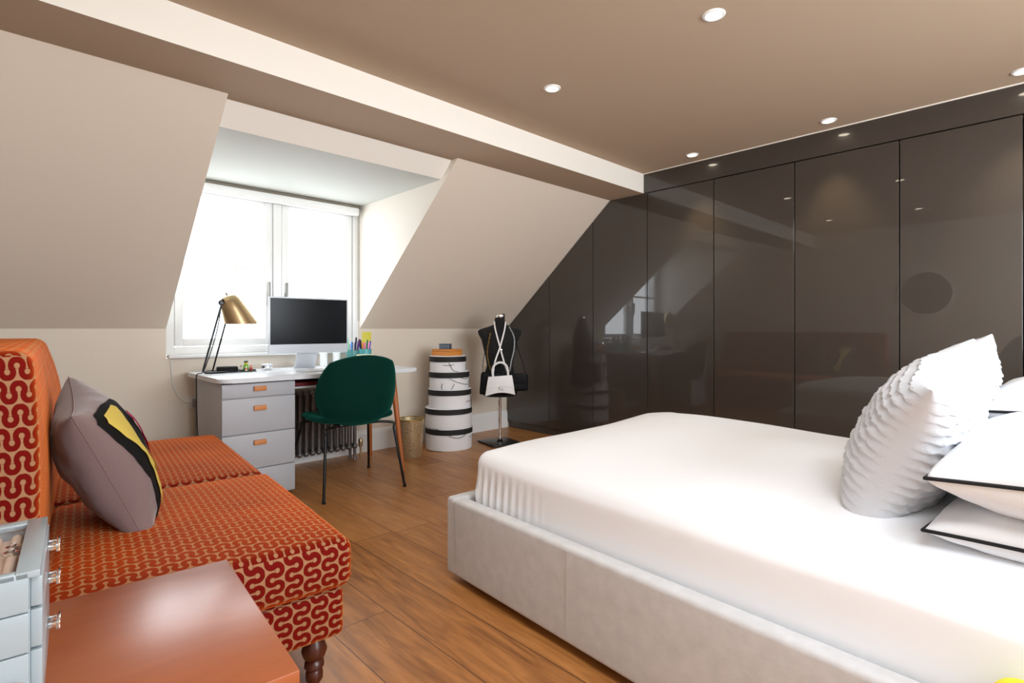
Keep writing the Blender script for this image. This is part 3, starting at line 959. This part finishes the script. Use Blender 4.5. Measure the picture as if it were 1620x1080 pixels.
def pen(x, y, tilt, az, ln, col, lab, grp):
    e = empty('pen', (x, y, Z+.009), rot=(tilt, 0, az)); tag(e, lab, 'pen', grp)
    m = flat('pen_%d_%d_%d' % col, *col)
    bm = nb(); lathe(bm, [(.0062, 0), (.0062, ln*.75)], 10); link('barrel', bm, m, e)
    bm = nb(); lathe(bm, [(.0072, ln*.75), (.0072, ln*.96), (.004, ln), (.0001, ln)], 10); link('cap', bm, m, e)
for i, (nm, r, g_, b) in enumerate(pen_cols):
    a = i*2*PI/len(pen_cols)
    pen(1.985+.020*math.sin(a), 3.86-.020*math.cos(a), .13+.015*(i % 3), a, .175+.012*(i % 4), (r, g_, b), nm+' standing in the dark teal pot', 'pens in the dark teal pot')
for i, (nm, r, g_, b) in enumerate(pen2):
    a = i*2*PI/len(pen2)+.4
    pen(2.12+.020*math.sin(a), 3.92-.020*math.cos(a), .13, a, .170+.01*(i % 3), (r, g_, b), nm+' standing in the turquoise pot', 'pens in the turquoise pot')
# note pads in front of the pots
for k, (nm, col, dz) in enumerate((('mint note pad at the bottom of the pile before the pen pots', (150, 215, 190), 0), ('orange note pad on the mint one before the pen pots', (238, 160, 80), .03), ('cream note pad on top of the pile before the pen pots', (236, 232, 190), .06))):
    o = link('note_pad', B((-.05, -.04, 0), (.05, .04, .0295), .001), flat('pad_%d' % k, *col), None); o.location = (1.985+.012*k, 3.71, Z+dz); o.rotation_euler = (0, 0, .2*k-.1); tag(o, nm, 'note pad', 'note pads by the pen pots')
o = link('sticky_note', B((-.042, -.0015, -.045), (.042, 0, .045)), 'note', None); o.location = (2.228, YB, .958); tag(o, 'yellow sticky note on the wall above the pen pots', 'note')

# desk lamp
lp = empty('desk_lamp', (.915, 3.80, Z+.002)); tag(lp, 'desk lamp with brass shade on bent black rods', 'lamp')
hx, hy, hz = .118, -.03, .44
bm = nb()
tube(bm, [(.335, .02, .004), (.05, -.055, .004), (0.012, -.06, .006), (0.0, -.058, .02), (.004, -.056, .035), (hx-.008, hy-.01, hz)], .0058, 10)
tube(bm, [(.335, .12, .004), (.06, .12, .004)], .0045, 10)
tube(bm, [(.335, .02, .004), (.335, .12, .004)], .0045, 10)
tube(bm, [(.10, .12, .004), (hx+.05, hy+.05, hz-.05)], .0052, 10)
link('rod_frame', bm, 'blackmetal', lp)
link('base_plate', B((.05, -.04, 0), (.325, .125, .004), .001), 'blackmetal', lp)
# shade: a cone-like bell tilted to the right
ax = Vector((.085, -.0, -.21)); 
shm = Matrix.Translation((hx+.042, hy, hz+.028))@Matrix.Rotation(-math.radians(24), 4, 'Y')@Matrix.Scale(1.18, 4)
bm = nb()
prof = [(.001, .030), (.022, .029), (.042, .018), (.053, -.005), (.062, -.045), (.074, -.10), (.088, -.165)]
lathe(bm, prof+[(.0865, -.165), (.0725, -.10), (.060, -.045), (.051, -.006), (.040, .015), (.021, .026), (.001, .027)], 36, cap=False)
# cut the mouth level with the desk: bottom rim follows a horizontal plane
bmesh.ops.transform(bm, matrix=shm, verts=bm.verts[:])
bmesh.ops.bisect_plane(bm, geom=bm.verts[:]+bm.edges[:]+bm.faces[:], plane_co=(0, 0, hz-.125), plane_no=(0, 0, -1), clear_outer=True)
sh = link('lamp_shade', bm, 'brass', lp)
bm = nb(); lathe(bm, [(.0001, -.012), (.017, -.010), (.018, .006), (.012, .012), (.0001, .012)], 20, mtx=Matrix.Translation((hx-.012, hy-.02, hz+.01))@Matrix.Rotation(PI/2, 4, 'X'))
tube(bm, [(hx-.01, hy-.03, hz+.035), (hx+.012, hy-.045, hz-.005)], .004, 8)
link('joint_knob', bm, 'blackmetal', lp)
bm = nb(); lathe(bm, [(.005, 0), (.005, .016), (.0001, .018)], 12, mtx=shm@Matrix.Translation((0, 0, .029))); link('switch', bm, 'greyplastic', lp)
bm = nb(); tube(bm, smooth_path([(hx-.012, hy-.03, hz), (.07, -.075, .25), (.015, -.075, .06), (-.008, -.08, .012), (-.026, -.09, .008), (-.044, -.10, .0), (-.046, -.10, -.05), (-.046, -.115, -.3), (-.035, -.12, -.43), (-.02, -.22, -.60), (-.02, -.26, -.735)]), .003, 8)
link('power_cord', bm, 'blackmetal', lp)

# charger, toy figures, tin
o = link('charger', B((-.062, -.03, 0), (.062, .03, .034), .008, 3), 'blackcloth', None); o.location = (1.075, 3.815, Z+.0045); o.rotation_euler = (0, 0, -.2); tag(o, 'flat black charging puck on the black lamp base', 'charger')
def figure(x, y, cols, s, lab):
    e = empty('toy_figure', (x, y, Z+.0045)); tag(e, lab, 'toy', 'little toy figures on the lamp base')
    bm = nb(); box(bm, (-.010*s, -.006*s, 0), (-.001*s, .006*s, .014*s), bev=.001); box(bm, (.001*s, -.006*s, 0), (.010*s, .006*s, .014*s), bev=.001); link('legs', bm, flat('toy%d%d%d' % cols[0], *cols[0]), e)
    bm = nb(); prism(bm, [(-.011*s, -.006*s, .014*s), (.011*s, -.006*s, .014*s), (.008*s, -.006*s, .03*s), (-.008*s, -.006*s, .03*s)], (0, .012*s, 0)); link('torso', bm, flat('toy%d%d%d' % cols[1], *cols[1]), e)
    bm = nb(); lathe(bm, [(.004*s, .03*s), (.0075*s, .032*s), (.0075*s, .042*s), (.004*s, .045*s)], 12); link('head', bm, flat('toy%d%d%d' % cols[2], *cols[2]), e)
    bm = nb(); lathe(bm, [(.0085*s, .039*s), (.0085*s, .046*s), (.0001, .049*s)], 12); link('hat', bm, flat('toy%d%d%d' % cols[3], *cols[3]), e)
figure(1.185, 3.80, ((60, 130, 60), (120, 180, 40), (235, 200, 60), (30, 60, 40)), 1.45, 'tall green and yellow toy figure on the lamp base')
figure(1.212, 3.79, ((150, 40, 30), (190, 40, 36), (240, 190, 120), (200, 60, 40)), .8, 'small red toy figure right of the green one')
figure(1.155, 3.80, ((120, 120, 120), (200, 190, 170), (225, 205, 170), (110, 110, 110)), .8, 'small grey toy figure beside the charging puck')
figure(1.178, 3.775, ((230, 225, 210), (220, 120, 80), (245, 225, 190), (240, 236, 220)), .65, 'tiny pale toy figure in front of the green one')
tn = empty('metal_tin', (1.33, 3.83, Z)); tag(tn, 'small round silver tin with dark marks beside the lamp base', 'tin')
bm = nb(); lathe(bm, [(.033, 0), (.035, .003), (.035, .032), (.0001, .032)], 28); link('tin_body', bm, 'chrome', tn)
bm = nb(); lathe(bm, [(.0365, .030), (.0365, .041), (.034, .043), (.0001, .043)], 28); link('lid', bm, 'alu', tn)

# wall socket and cables on the left of the desk
e = empty('wall_socket', (.952, YB, .535)); tag(e, 'pale wall socket with a plug beside the desk pedestal', 'socket')
link('face_plate', B((-.045, -.010, -.045), (.045, 0, .045), .004), 'plug', e)
link('plug', B((-.02, -.045, -.03), (.025, -.010, .025), .008, 3), 'greyplastic', e)
bm = nb(); box(bm, (.945, YB-.035, .0), (.985, YB-.021, .49), bev=.003); o = link('cable_trunking', bm, 'greyplastic', None); tag(o, 'grey vertical cable trunking on the wall below the socket', 'trunking')
bm = nb(); tube(bm, smooth_path([(.81, YB-.004, .825), (.815, YB-.006, .75), (.825, YB-.006, .66), (.85, YB-.008, .59), (.885, YB-.012, .548), (.925, YB-.03, .536)]), .004, 8)
o = link('white_cable', bm, 'plug', None); tag(o, 'white cable looping from the window sill to the wall socket', 'cable')

# radiator
rad = empty('column_radiator', (1.36, 3.90, 0)); tag(rad, 'pewter column radiator under the desk below the window', 'radiator')
nsec = 14
first = None
for k in range(nsec):
    if first is None:
        bm = nb()
        for yy in (0, .075):
            tube(bm, [(0, yy, .115), (0, yy, .545)], .0145, 12)
        bmesh.ops.create_uvsphere(bm, u_segments=14, v_segments=10, radius=.022, matrix=Matrix.Translation((0, 0, .105)))
        bmesh.ops.create_uvsphere(bm, u_segments=14, v_segments=10, radius=.022, matrix=Matrix.Translation((0, 0.075, .105)))
        tube(bm, [(0, -.004, .105), (0, .079, .105)], .02, 12); tube(bm, [(0, -.004, .55), (0, .079, .55)], .02, 12)
        first = o = link('column', bm, 'radiator', rad)
    else:
        o = first.copy(); C.objects.link(o)
    o.location = (.03+k*.0485, 0, 0)
bm = nb(); tube(bm, [(.03, .037, .105), (.03+13*.0485+.02, .037, .105)], .014, 12); tube(bm, [(.03, .037, .55), (.03+13*.0485, .037, .55)], .014, 12); link('header_pipe', bm, 'radiator', rad)
for x in (.03, .03+13*.0485):
    for yy in (0, .075):
        bm = nb(); lathe(bm, [(.016, 0), (.011, .012), (.012, .10)], 12, c=(x, yy, 0)); link('foot', bm, 'radiator', rad)
bm = nb(); tube(bm, [(.03+13*.0485+.01, .037, .105), (.03+13*.0485+.07, .037, .105), (.03+13*.0485+.07, .037, 0)], .008, 10); lathe(bm, [(.014, .085), (.016, .10), (.016, .14), (.011, .15), (.0001, .15)], 14, c=(.03+13*.0485+.07, .037, 0)); link('valve', bm, 'brass', rad)

# ------------------------------------------------------------------ green shell chair
ch = empty('desk_chair', (1.655, 3.28, 0), -math.radians(3)); tag(ch, 'bottle green velvet shell chair with thin black legs at the desk', 'chair')
# local: +y toward the desk; backrest at -y
def shell(fn, nu, nv, th, name):
    """fn(u,v) -> point of the sitter side; thickness along the numerical normal"""
    bm = nb(); A = []; Bk = []
    eps = 1e-3
    for i in range(nu+1):
        ra, rb_ = [], []
        for j in range(nv+1):
            u = i/nu; v = j/nv
            p = fn(u, v)
            du = fn(min(1, u+eps), v)-fn(max(0, u-eps), v); dv = fn(u, min(1, v+eps))-fn(u, max(0, v-eps))
            nrm = du.cross(dv)
            nrm = nrm.normalized() if nrm.length > 1e-9 else Vector((0, 1, 0))
            edge = min(1, 6*min(u, 1-u, v, 1-v))
            t = th*(.35+.65*math.sqrt(max(0, edge*(2-edge))))
            ra.append(bm.verts.new(p+nrm*t/2)); rb_.append(bm.verts.new(p-nrm*t/2))
        A.append(ra); Bk.append(rb_)
    for i in range(nu):
        for j in range(nv):
            bm.faces.new((A[i][j], A[i+1][j], A[i+1][j+1], A[i][j+1]))
            bm.faces.new((Bk[i][j], Bk[i][j+1], Bk[i+1][j+1], Bk[i+1][j]))
    for i in range(nu):
        for j in (0, nv):
            bm.faces.new((A[i][j], Bk[i][j], Bk[i+1][j], A[i+1][j]))
    for j in range(nv):
        for i in (0, nu):
            bm.faces.new((A[i][j], A[i][j+1], Bk[i][j+1], Bk[i][j]))
    return link(name, bm, 'velvetgreen', ch, True, 70)
def disc(u, v):
    """map the unit square to a rounded superellipse in [-1,1]^2"""
    a = 2*u-1; b = 2*v-1
    x = a*math.sqrt(max(0, 1-b*b/2)); y = b*math.sqrt(max(0, 1-a*a/2))
    k = .68
    return a*(1-k)+x*k, b*(1-k)+y*k
def back_fn(u, v):
    a, b = disc(u, v)
    half = .266*(1-.06*max(0, -b)**2)*(1-.03*max(0, b))
    z = .646+.220*b
    x = half*a
    y = -.225-.03*(b+1)*.5+.11*abs(a)**2.6*(1-.25*b)+.05*max(0, -b)**4
    return Vector((x, y, z))
def seat_fn(u, v):
    a, b = disc(u, v)
    x = .275*a*(1-.06*b)
    y = .03+.245*b
    z = .462+.018*abs(a)**3-.012*(1-a*a)*(1-b*b)-.02*max(0, b)**4
    if b < -.5: z += .015*(-b-.5)
    return Vector((x, y, z))
shell(back_fn, 28, 28, .042, 'backrest')
shell(seat_fn, 26, 26, .045, 'seat')
def chair_leg(top, knee, foot):
    bm = nb(); tube(bm, smooth_path([top, knee, Vector(knee)*.9+Vector(foot)*.1, Vector(knee)*.5+Vector(foot)*.5, foot], 6), .0085, 10)
    for v in bm.verts: v.co.z = max(0, v.co.z)
    lg = link('leg', bm, 'blackmetal', ch)
    bm = nb(); lathe(bm, [(.011, 0), (.011, .012), (.008, .016)], 12, c=(foot[0], foot[1], 0)); link('foot_glide', bm, 'blackcloth', lg)
for s in (-1, 1):
    chair_leg((s*.10, -.14, .428), (s*.225, -.185, .415), (s*.268, -.265, .004))
    chair_leg((s*.10, .14, .428), (s*.23, .19, .415), (s*.30, .325, .004))
bm = nb(); box(bm, (-.13, -.17, .420), (.13, .17, .436), bev=.004); link('under_plate', bm, 'blackmetal', ch)

# ------------------------------------------------------------------ waste bin
wb = empty('waste_bin', (2.405, 3.69, 0)); tag(wb, 'perforated gold metal waste bin between the desk leg and the hat boxes', 'bin')
bm = nb(); lathe(bm, [(.001, .004), (.080, .004), (.082, 0), (.084, .004), (.108, .30), (.105, .30), (.081, .010), (.001, .010)], 40, cap=False); link('bin_body', bm, 'perf', wb)
bm = nb(); tube(bm, [(.109*math.cos(2*PI*k/40), .109*math.sin(2*PI*k/40), .302) for k in range(40)], .0045, 8, True); link('rim', bm, 'gold', wb)

# ------------------------------------------------------------------ hat boxes
HB = [(2.838, 3.755, .206, 0, .186), (2.834, 3.755, .205, .187, .356), (2.842, 3.75, .188, .357, .515), (2.832, 3.745, .176, .516, .666), (2.818, 3.745, .160, .667, .800)]
hlab = ['white hat box with black rim, bottom and widest of the stack', 'white hat box with black rim, second from the bottom of the stack', 'white hat box with black rim in the middle of the stack',
        'white hat box with slanting black cords, second from the top of the stack', 'smallest white hat box with crossed black cords, top of the stack']
vdir = Vector((-.60, -.80, 0)); rdir = Vector((.80, -.60, 0))
for i, (x, y, r, z0, z1) in enumerate(HB):
    e = empty('hat_box', (x, y, z0)); tag(e, hlab[i], 'hat box', 'stack of white hat boxes'); h = z1-z0
    bm = nb(); lathe(bm, [(r-.008, 0), (r-.006, .002), (r-.006, h-.02), (.001, h-.02)], 56); link('box_body', bm, 'hatwhite', e)
    bm = nb(); lathe(bm, [(r, h-.052), (r, h-.006), (r-.001, h-.005), (r-.004, h-.002)], 56, cap=False); lathe(bm, [(r-.004, h-.003), (r-.009, h-.0005), (.001, h-.0005)], 56, cap=False)
    lid = link('lid', bm, ['hatblack', 'hatwhite'], e)
    for f in lid.data.polygons:
        if f.center.z > h-.0055: f.material_index = 1
    bm = nb()
    def on_box(a, z, lift=.003):
        d = vdir*math.cos(a)+rdir*math.sin(a)
        return d*(r-.004+lift)+Vector((0, 0, z))
    if i == 4:
        tube(bm, smooth_path([on_box(-.25, .058), on_box(0., .054), on_box(.35, .060)]), .0022, 6)
        tube(bm, smooth_path([on_box(.05, .077), on_box(.14, .05), on_box(.30, .012), on_box(.5, .0, .03)]), .0022, 6)
    elif i == 3:
        tube(bm, smooth_path([on_box(0, .095), on_box(.4, .062), on_box(.9, .04), on_box(1.2, .036)]), .0022, 6)
        tube(bm, smooth_path([on_box(-.33, .052), on_box(-.36, .03), on_box(-.35, .004)]), .0022, 6); tube(bm, smooth_path([on_box(.25, .052), on_box(.2, .03), on_box(.1, .004)]), .0022, 6)
        tube(bm, smooth_path([on_box(.6, .10), on_box(.8, .088), on_box(1.05, .09), on_box(1.2, .12, .012), on_box(1.0, .13, .015)]), .0022, 6)
    elif i == 2:
        tube(bm, smooth_path([on_box(.85, .05), on_box(1.1, .05), on_box(1.3, .055)]), .0022, 6); tube(bm, smooth_path([on_box(1.1, .10, .012), on_box(1.25, .07, .012), on_box(1.25, .01, .012), on_box(1.15, -.03, .02)]), .0022, 6)
    elif i == 1:
        tube(bm, smooth_path([on_box(-1.2, .005, .01), on_box(-.8, .002, .012), on_box(-.5, .0, .012), on_box(-.3, -.012, .012)]), .0022, 6)
    else:
        tube(bm, smooth_path([on_box(0, .135, .008), on_box(.2, .115, .008), on_box(.5, .112, .008), on_box(.75, .135, .008)]), .0022, 6)
        tube(bm, smooth_path([on_box(-1.1, .003, .02), on_box(-.8, .003, .03), on_box(-.3, .003, .012)]), .0022, 6); tube(bm, smooth_path([on_box(1.05, .10), on_box(1.2, .103)]), .0022, 6)
    link('cord', bm, 'blackfelt', e)
wx = empty('wooden_box', (2.80, 3.735, .800), math.radians(-78)); tag(wx, 'small honey coloured wooden box on top of the hat boxes', 'box')
link('box_body', B((-.105, -.08, 0), (.105, .08, .036), .002), 'boxwood', wx); link('lid', B((-.106, -.081, .037), (.106, .081, .055), .002), 'boxwood', wx)
tt = empty('small_tin', (2.785, 3.735, .8551), math.radians(-60)); tag(tt, 'small blue-grey metal tin on the wooden box', 'tin')
link('tin_body', B((-.045, -.035, 0), (.045, .035, .036), .004, 3), 'bluegrey', tt); link('lid', B((-.047, -.037, .0365), (.047, .037, .047), .004, 3), 'bluegrey', tt)

# ------------------------------------------------------------------ dress form with handbags
FA = math.atan2(-.693, .7215)      # local x runs along the picture, local -y towards the viewer
df = empty('dress_form', (3.255, 3.55, 0), FA+math.radians(2)); tag(df, 'black dress form bust on a steel pole and black base', 'dress form')
bm = nb(); box(bm, (-.15, -.15, .0), (.15, .15, .016), bev=.004, mtx=Matrix.Rotation(.5, 4, 'Z')); lathe(bm, [(.03, .016), (.022, .03), (.014, .036)], 20); link('base', bm, 'blackmetal', df)
bm = nb(); lathe(bm, [(.0125, .03), (.0125, .45)], 20); link('pole', bm, 'chrome', df)
# torso rings: z, half width, half depth, y offset
rings = [(.425, .140, .10, 0), (.45, .158, .115, 0), (.52, .160, .118, 0), (.60, .142, .105, 0), (.70, .118, .090, 0), (.78, .130, .098, -.005), (.86, .150, .110, -.012), (.93, .165, .105, -.008), (.975, .190, .090, 0), (1.005, .200, .078, .005), (1.022, .188, .068, .006), (1.036, .150, .062, .006), (1.05, .105, .055, .006), (1.064, .066, .05, .004), (1.08, .050, .046, 0), (1.115, .045, .043, -.002), (1.13, .044, .042, -.003)]
bm = nb(); seg = 40; R_ = []
for z, a, b, yo in rings:
    R_.append([bm.verts.new((a*math.copysign(abs(math.cos(2*PI*k/seg))**.85, math.cos(2*PI*k/seg)), yo+b*math.sin(2*PI*k/seg), z)) for k in range(seg)])
for A, Bq in zip(R_, R_[1:]):
    for k in range(seg): bm.faces.new((A[k], A[(k+1) % seg], Bq[(k+1) % seg], Bq[k]))
bm.faces.new(R_[0][::-1]); bm.faces.new(R_[-1])
link('torso', bm, 'blackcloth', df, True, 80)
bm = nb(); lathe(bm, [(.044, 1.128), (.046, 1.132), (.046, 1.158), (.043, 1.166), (.015, 1.170), (.001, 1.170)], 28); link('neck_cap', bm, 'chrome', df)

FM = df.matrix_basis.copy()
FM = Matrix.Translation(df.location)@Matrix.Rotation(FA+math.radians(2), 4, 'Z')
def chain(bm, pts, r=.0028):
    P = smooth_path(pts, 8)
    # links along the path
    dist = 0; last = P[0]; k = 0
    for a, b in zip(P, P[1:]):
        seg_l = (b-a).length
        dist += seg_l
        if dist > .011:
            dist = 0; k += 1
            t = (b-a).normalized(); s = t.cross(Vector((0, 1, 0)) if k % 2 else Vector((1, .3, 0))).normalized()
            ring = [a+t*.0085*math.cos(q*2*PI/10)+s*.0045*math.sin(q*2*PI/10) for q in range(10)]
            tube(bm, ring, .0016, 5, True)
def hang(name, label, cat):
    e = empty(name); e.matrix_world = FM; tag(e, label, cat); return e
# white bag
wbg = hang('handbag', 'small white structured handbag hanging in front of the black dress form', 'handbag')
y0 = -.206
bm = nb()
n = 16
top, bot = [], []
pts = [(-.098+.0, .612)]
outline = [(-.100, .615), (.100, .630)] + [(.130-.260*k/n, .448+.026*math.sin(PI*k/n)+.014*(1-k/n)) for k in range(n+1)]
prism(bm, [(x, y0-.022, z) for x, z in outline], (0, .05, 0), .004); link('bag_body', bm, 'whiteleather', wbg, True, 30)
bm = nb(); flap = [(-.102, .617), (.102, .632), (.121, .520), (.07, .528), (.02, .536), (-.03, .530), (-.120, .512)]
prism(bm, [(x, y0-.027, z) for x, z in flap], (0, .006, 0), .0015); link('flap', bm, 'whiteleather', wbg, True, 30)
bm = nb(); tube(bm, smooth_path([(-.060, y0, .614), (-.066, y0, .665), (-.050, y0, .715), (0, y0, .740), (.048, y0, .718), (.066, y0, .67), (.068, y0, .622)]), .0100, 12); link('top_handle', bm, 'whiteleather', wbg)
bm = nb(); box(bm, (-.008, y0-.034, .510), (.026, y0-.028, .516)); box(bm, (-.008, y0-.034, .528), (.020, y0-.028, .534)); box(bm, (-.008, y0-.034, .510), (-.002, y0-.028, .534)); box(bm, (.020, y0-.034, .500), (.026, y0-.028, .516)); link('buckle', bm, 'alu', wbg)
def strap(bm, pts, w, t):
    P = smooth_path(pts, 8)
    for a, b in zip(P, P[1:]):
        pass
    vs = []
    for i, p in enumerate(P):
        tdir = (P[min(i+1, len(P)-1)]-P[max(i-1, 0)]).normalized(); s = tdir.cross(Vector((0, 1, 0))).normalized()*w/2; d = Vector((0, t, 0))
        vs.append([bm.verts.new(p+s), bm.verts.new(p-s), bm.verts.new(p-s+d), bm.verts.new(p+s+d)])
    for a, b in zip(vs, vs[1:]):
        for k in range(4): bm.faces.new((a[k], a[(k+1) % 4], b[(k+1) % 4], b[k]))
    bm.faces.new(vs[0]); bm.faces.new(vs[-1][::-1])
bm = nb()
strap(bm, [(-.048, .01, 1.10), (-.050, -.05, 1.09), (-.040, -.09, 1.02), (0, -.135, .87), (.035, -.16, .74), (.066, y0+.005, .645)], .013, .003)
strap(bm, [(.046, .01, 1.10), (.050, -.05, 1.085), (.038, -.092, 1.01), (0, -.139, .87), (-.045, -.17, .74), (-.062, y0+.01, .63)], .013, .003)
link('shoulder_strap', bm, 'whiteleather', wbg)
bm = nb(); box(bm, (-.002, -.147, .835), (.018, -.136, .852), bev=.002); link('strap_buckle', bm, 'chrome', wbg)
# left black bag with gold clasp
lb = hang('handbag', 'black soft handbag with a gold clasp, left on the dress form', 'handbag')
bm = rbox((-.165, -.172, .455), (.02, -.122, .655), .022, (8, 3, 6), lambda o: Vector((o.x*(1+.10*(.655-o.z)/.2)-.0, o.y, o.z)))
link('bag_body', bm, 'blackleather', lb)
bm = nb(); lathe(bm, [(.0001, -.006), (.008, -.005), (.008, .005), (.0001, .006)], 12, mtx=Matrix.Translation((-.132, -.178, .70))); tube(bm, [(-.132, -.17, .66), (-.132, -.175, .69)], .003, 6); link('clasp', bm, 'gold', lb)
bm = nb(); chain(bm, [(-.085, -.095, .99), (-.098, -.11, .92), (-.112, -.115, .84), (-.105, -.125, .76), (-.08, -.15, .66)]); link('chain_strap', bm, 'gold', lb)
bm = nb(); tube(bm, smooth_path([(-.15, -.145, .65), (-.148, -.15, .74), (-.125, -.13, .86), (-.10, -.09, .97), (-.085, -.04, 1.04)]), .003, 6); link('strap', bm, 'blackleather', lb)
# right black bag
rbg = hang('handbag', 'black handbag with pale chain strap, right on the dress form by the wardrobe', 'handbag')
bm = rbox((.06, -.165, .485), (.245, -.110, .64), .024, (8, 3, 6)); link('bag_body', bm, 'blackleather', rbg)
bm = nb(); prism(bm, [(.075, -.170, .642), (.235, -.170, .642), (.232, -.170, .565), (.155, -.170, .548), (.078, -.170, .565)], (0, .006, 0), .002); link('flap', bm, 'blackleather', rbg)
bm = nb(); chain(bm, [(.085, -.06, 1.045), (.115, -.085, .985), (.128, -.10, .93), (.122, -.13, .84), (.10, -.14, .75), (.085, -.150, .66)]); link('chain_strap', bm, 'alu', rbg)
bm = nb(); tube(bm, smooth_path([(.14, -.075, .92), (.165, -.10, .83), (.20, -.125, .73), (.222, -.135, .64)]), .0032, 6); link('strap', bm, 'blackleather', rbg)

# ------------------------------------------------------------------ round mirror on the left wall (seen reflected in the wardrobe)
rm = empty('round_mirror', (XL, 1.20, 1.46)); tag(rm, 'round wall mirror above the sofa, seen only as a reflection in the wardrobe', 'mirror')
bm = nb(); lathe(bm, [(.26, 0), (.26, .012), (.0001, .012)], 56, mtx=Matrix.Rotation(PI/2, 4, 'Y')); link('mirror_glass', bm, flat('mirror_dark', 84, 80, 78, .08), rm)
bm = nb(); tube(bm, [(.012, .265*math.cos(2*PI*k/60), .265*math.sin(2*PI*k/60)) for k in range(60)], .012, 8, True); link('mirror_frame', bm, flat('mirror_frame', 240, 236, 230, .3), rm)

# ------------------------------------------------------------------ light
w = bpy.data.worlds.new('sky'); scene.world = w; w.use_nodes = True
bg = w.node_tree.nodes['Background']; bg.inputs[0].default_value = (.86, .93, 1, 1); bg.inputs[1].default_value = 3.6
def area(name, loc, rot, sx, sy, e, col):
    a = bpy.data.lights.new(name, 'AREA'); a.shape = 'RECTANGLE'; a.size = sx; a.size_y = sy; a.energy = e; a.color = col
    o = bpy.data.objects.new(name, a); C.objects.link(o); o.location = loc; o.rotation_euler = rot
    return o
area('daylight_dormer', ((DX0+DX1)/2, YB+.35, 1.50), (-PI/2, 0, 0), 1.7, 1.4, 24, (.95, .98, 1))
area('fill_rear', ((RX0+RX1)/2, YR-.02, 1.45), (PI/2-.18, 0, 0), 2.7, 1.25, 122, (.87, .94, 1))  # added fill lamp in the unseen rear opening
area('fill_overhead', (1.0, -.35, ZC-.03), (math.radians(10), math.radians(-12), 0), 1.6, 1.0, 58, (.87, .94, 1))  # added overhead fill to brighten the bed, no fixture hangs here

# ------------------------------------------------------------------ camera
cam = bpy.data.cameras.new('camera'); co = bpy.data.objects.new('camera', cam); C.objects.link(co)
cam.sensor_width = 36; cam.lens = 844/1620*36; cam.clip_start = .02
cam.shift_y = -20/1620
co.location = (0, 0, 1.03); co.rotation_euler = (PI/2, 0, -math.atan(810/844))
scene.camera = co
scene.view_settings.view_transform = 'Standard'
scene.view_settings.look = 'None'
scene.view_settings.exposure = 0
scene.cycles.max_bounces = 8
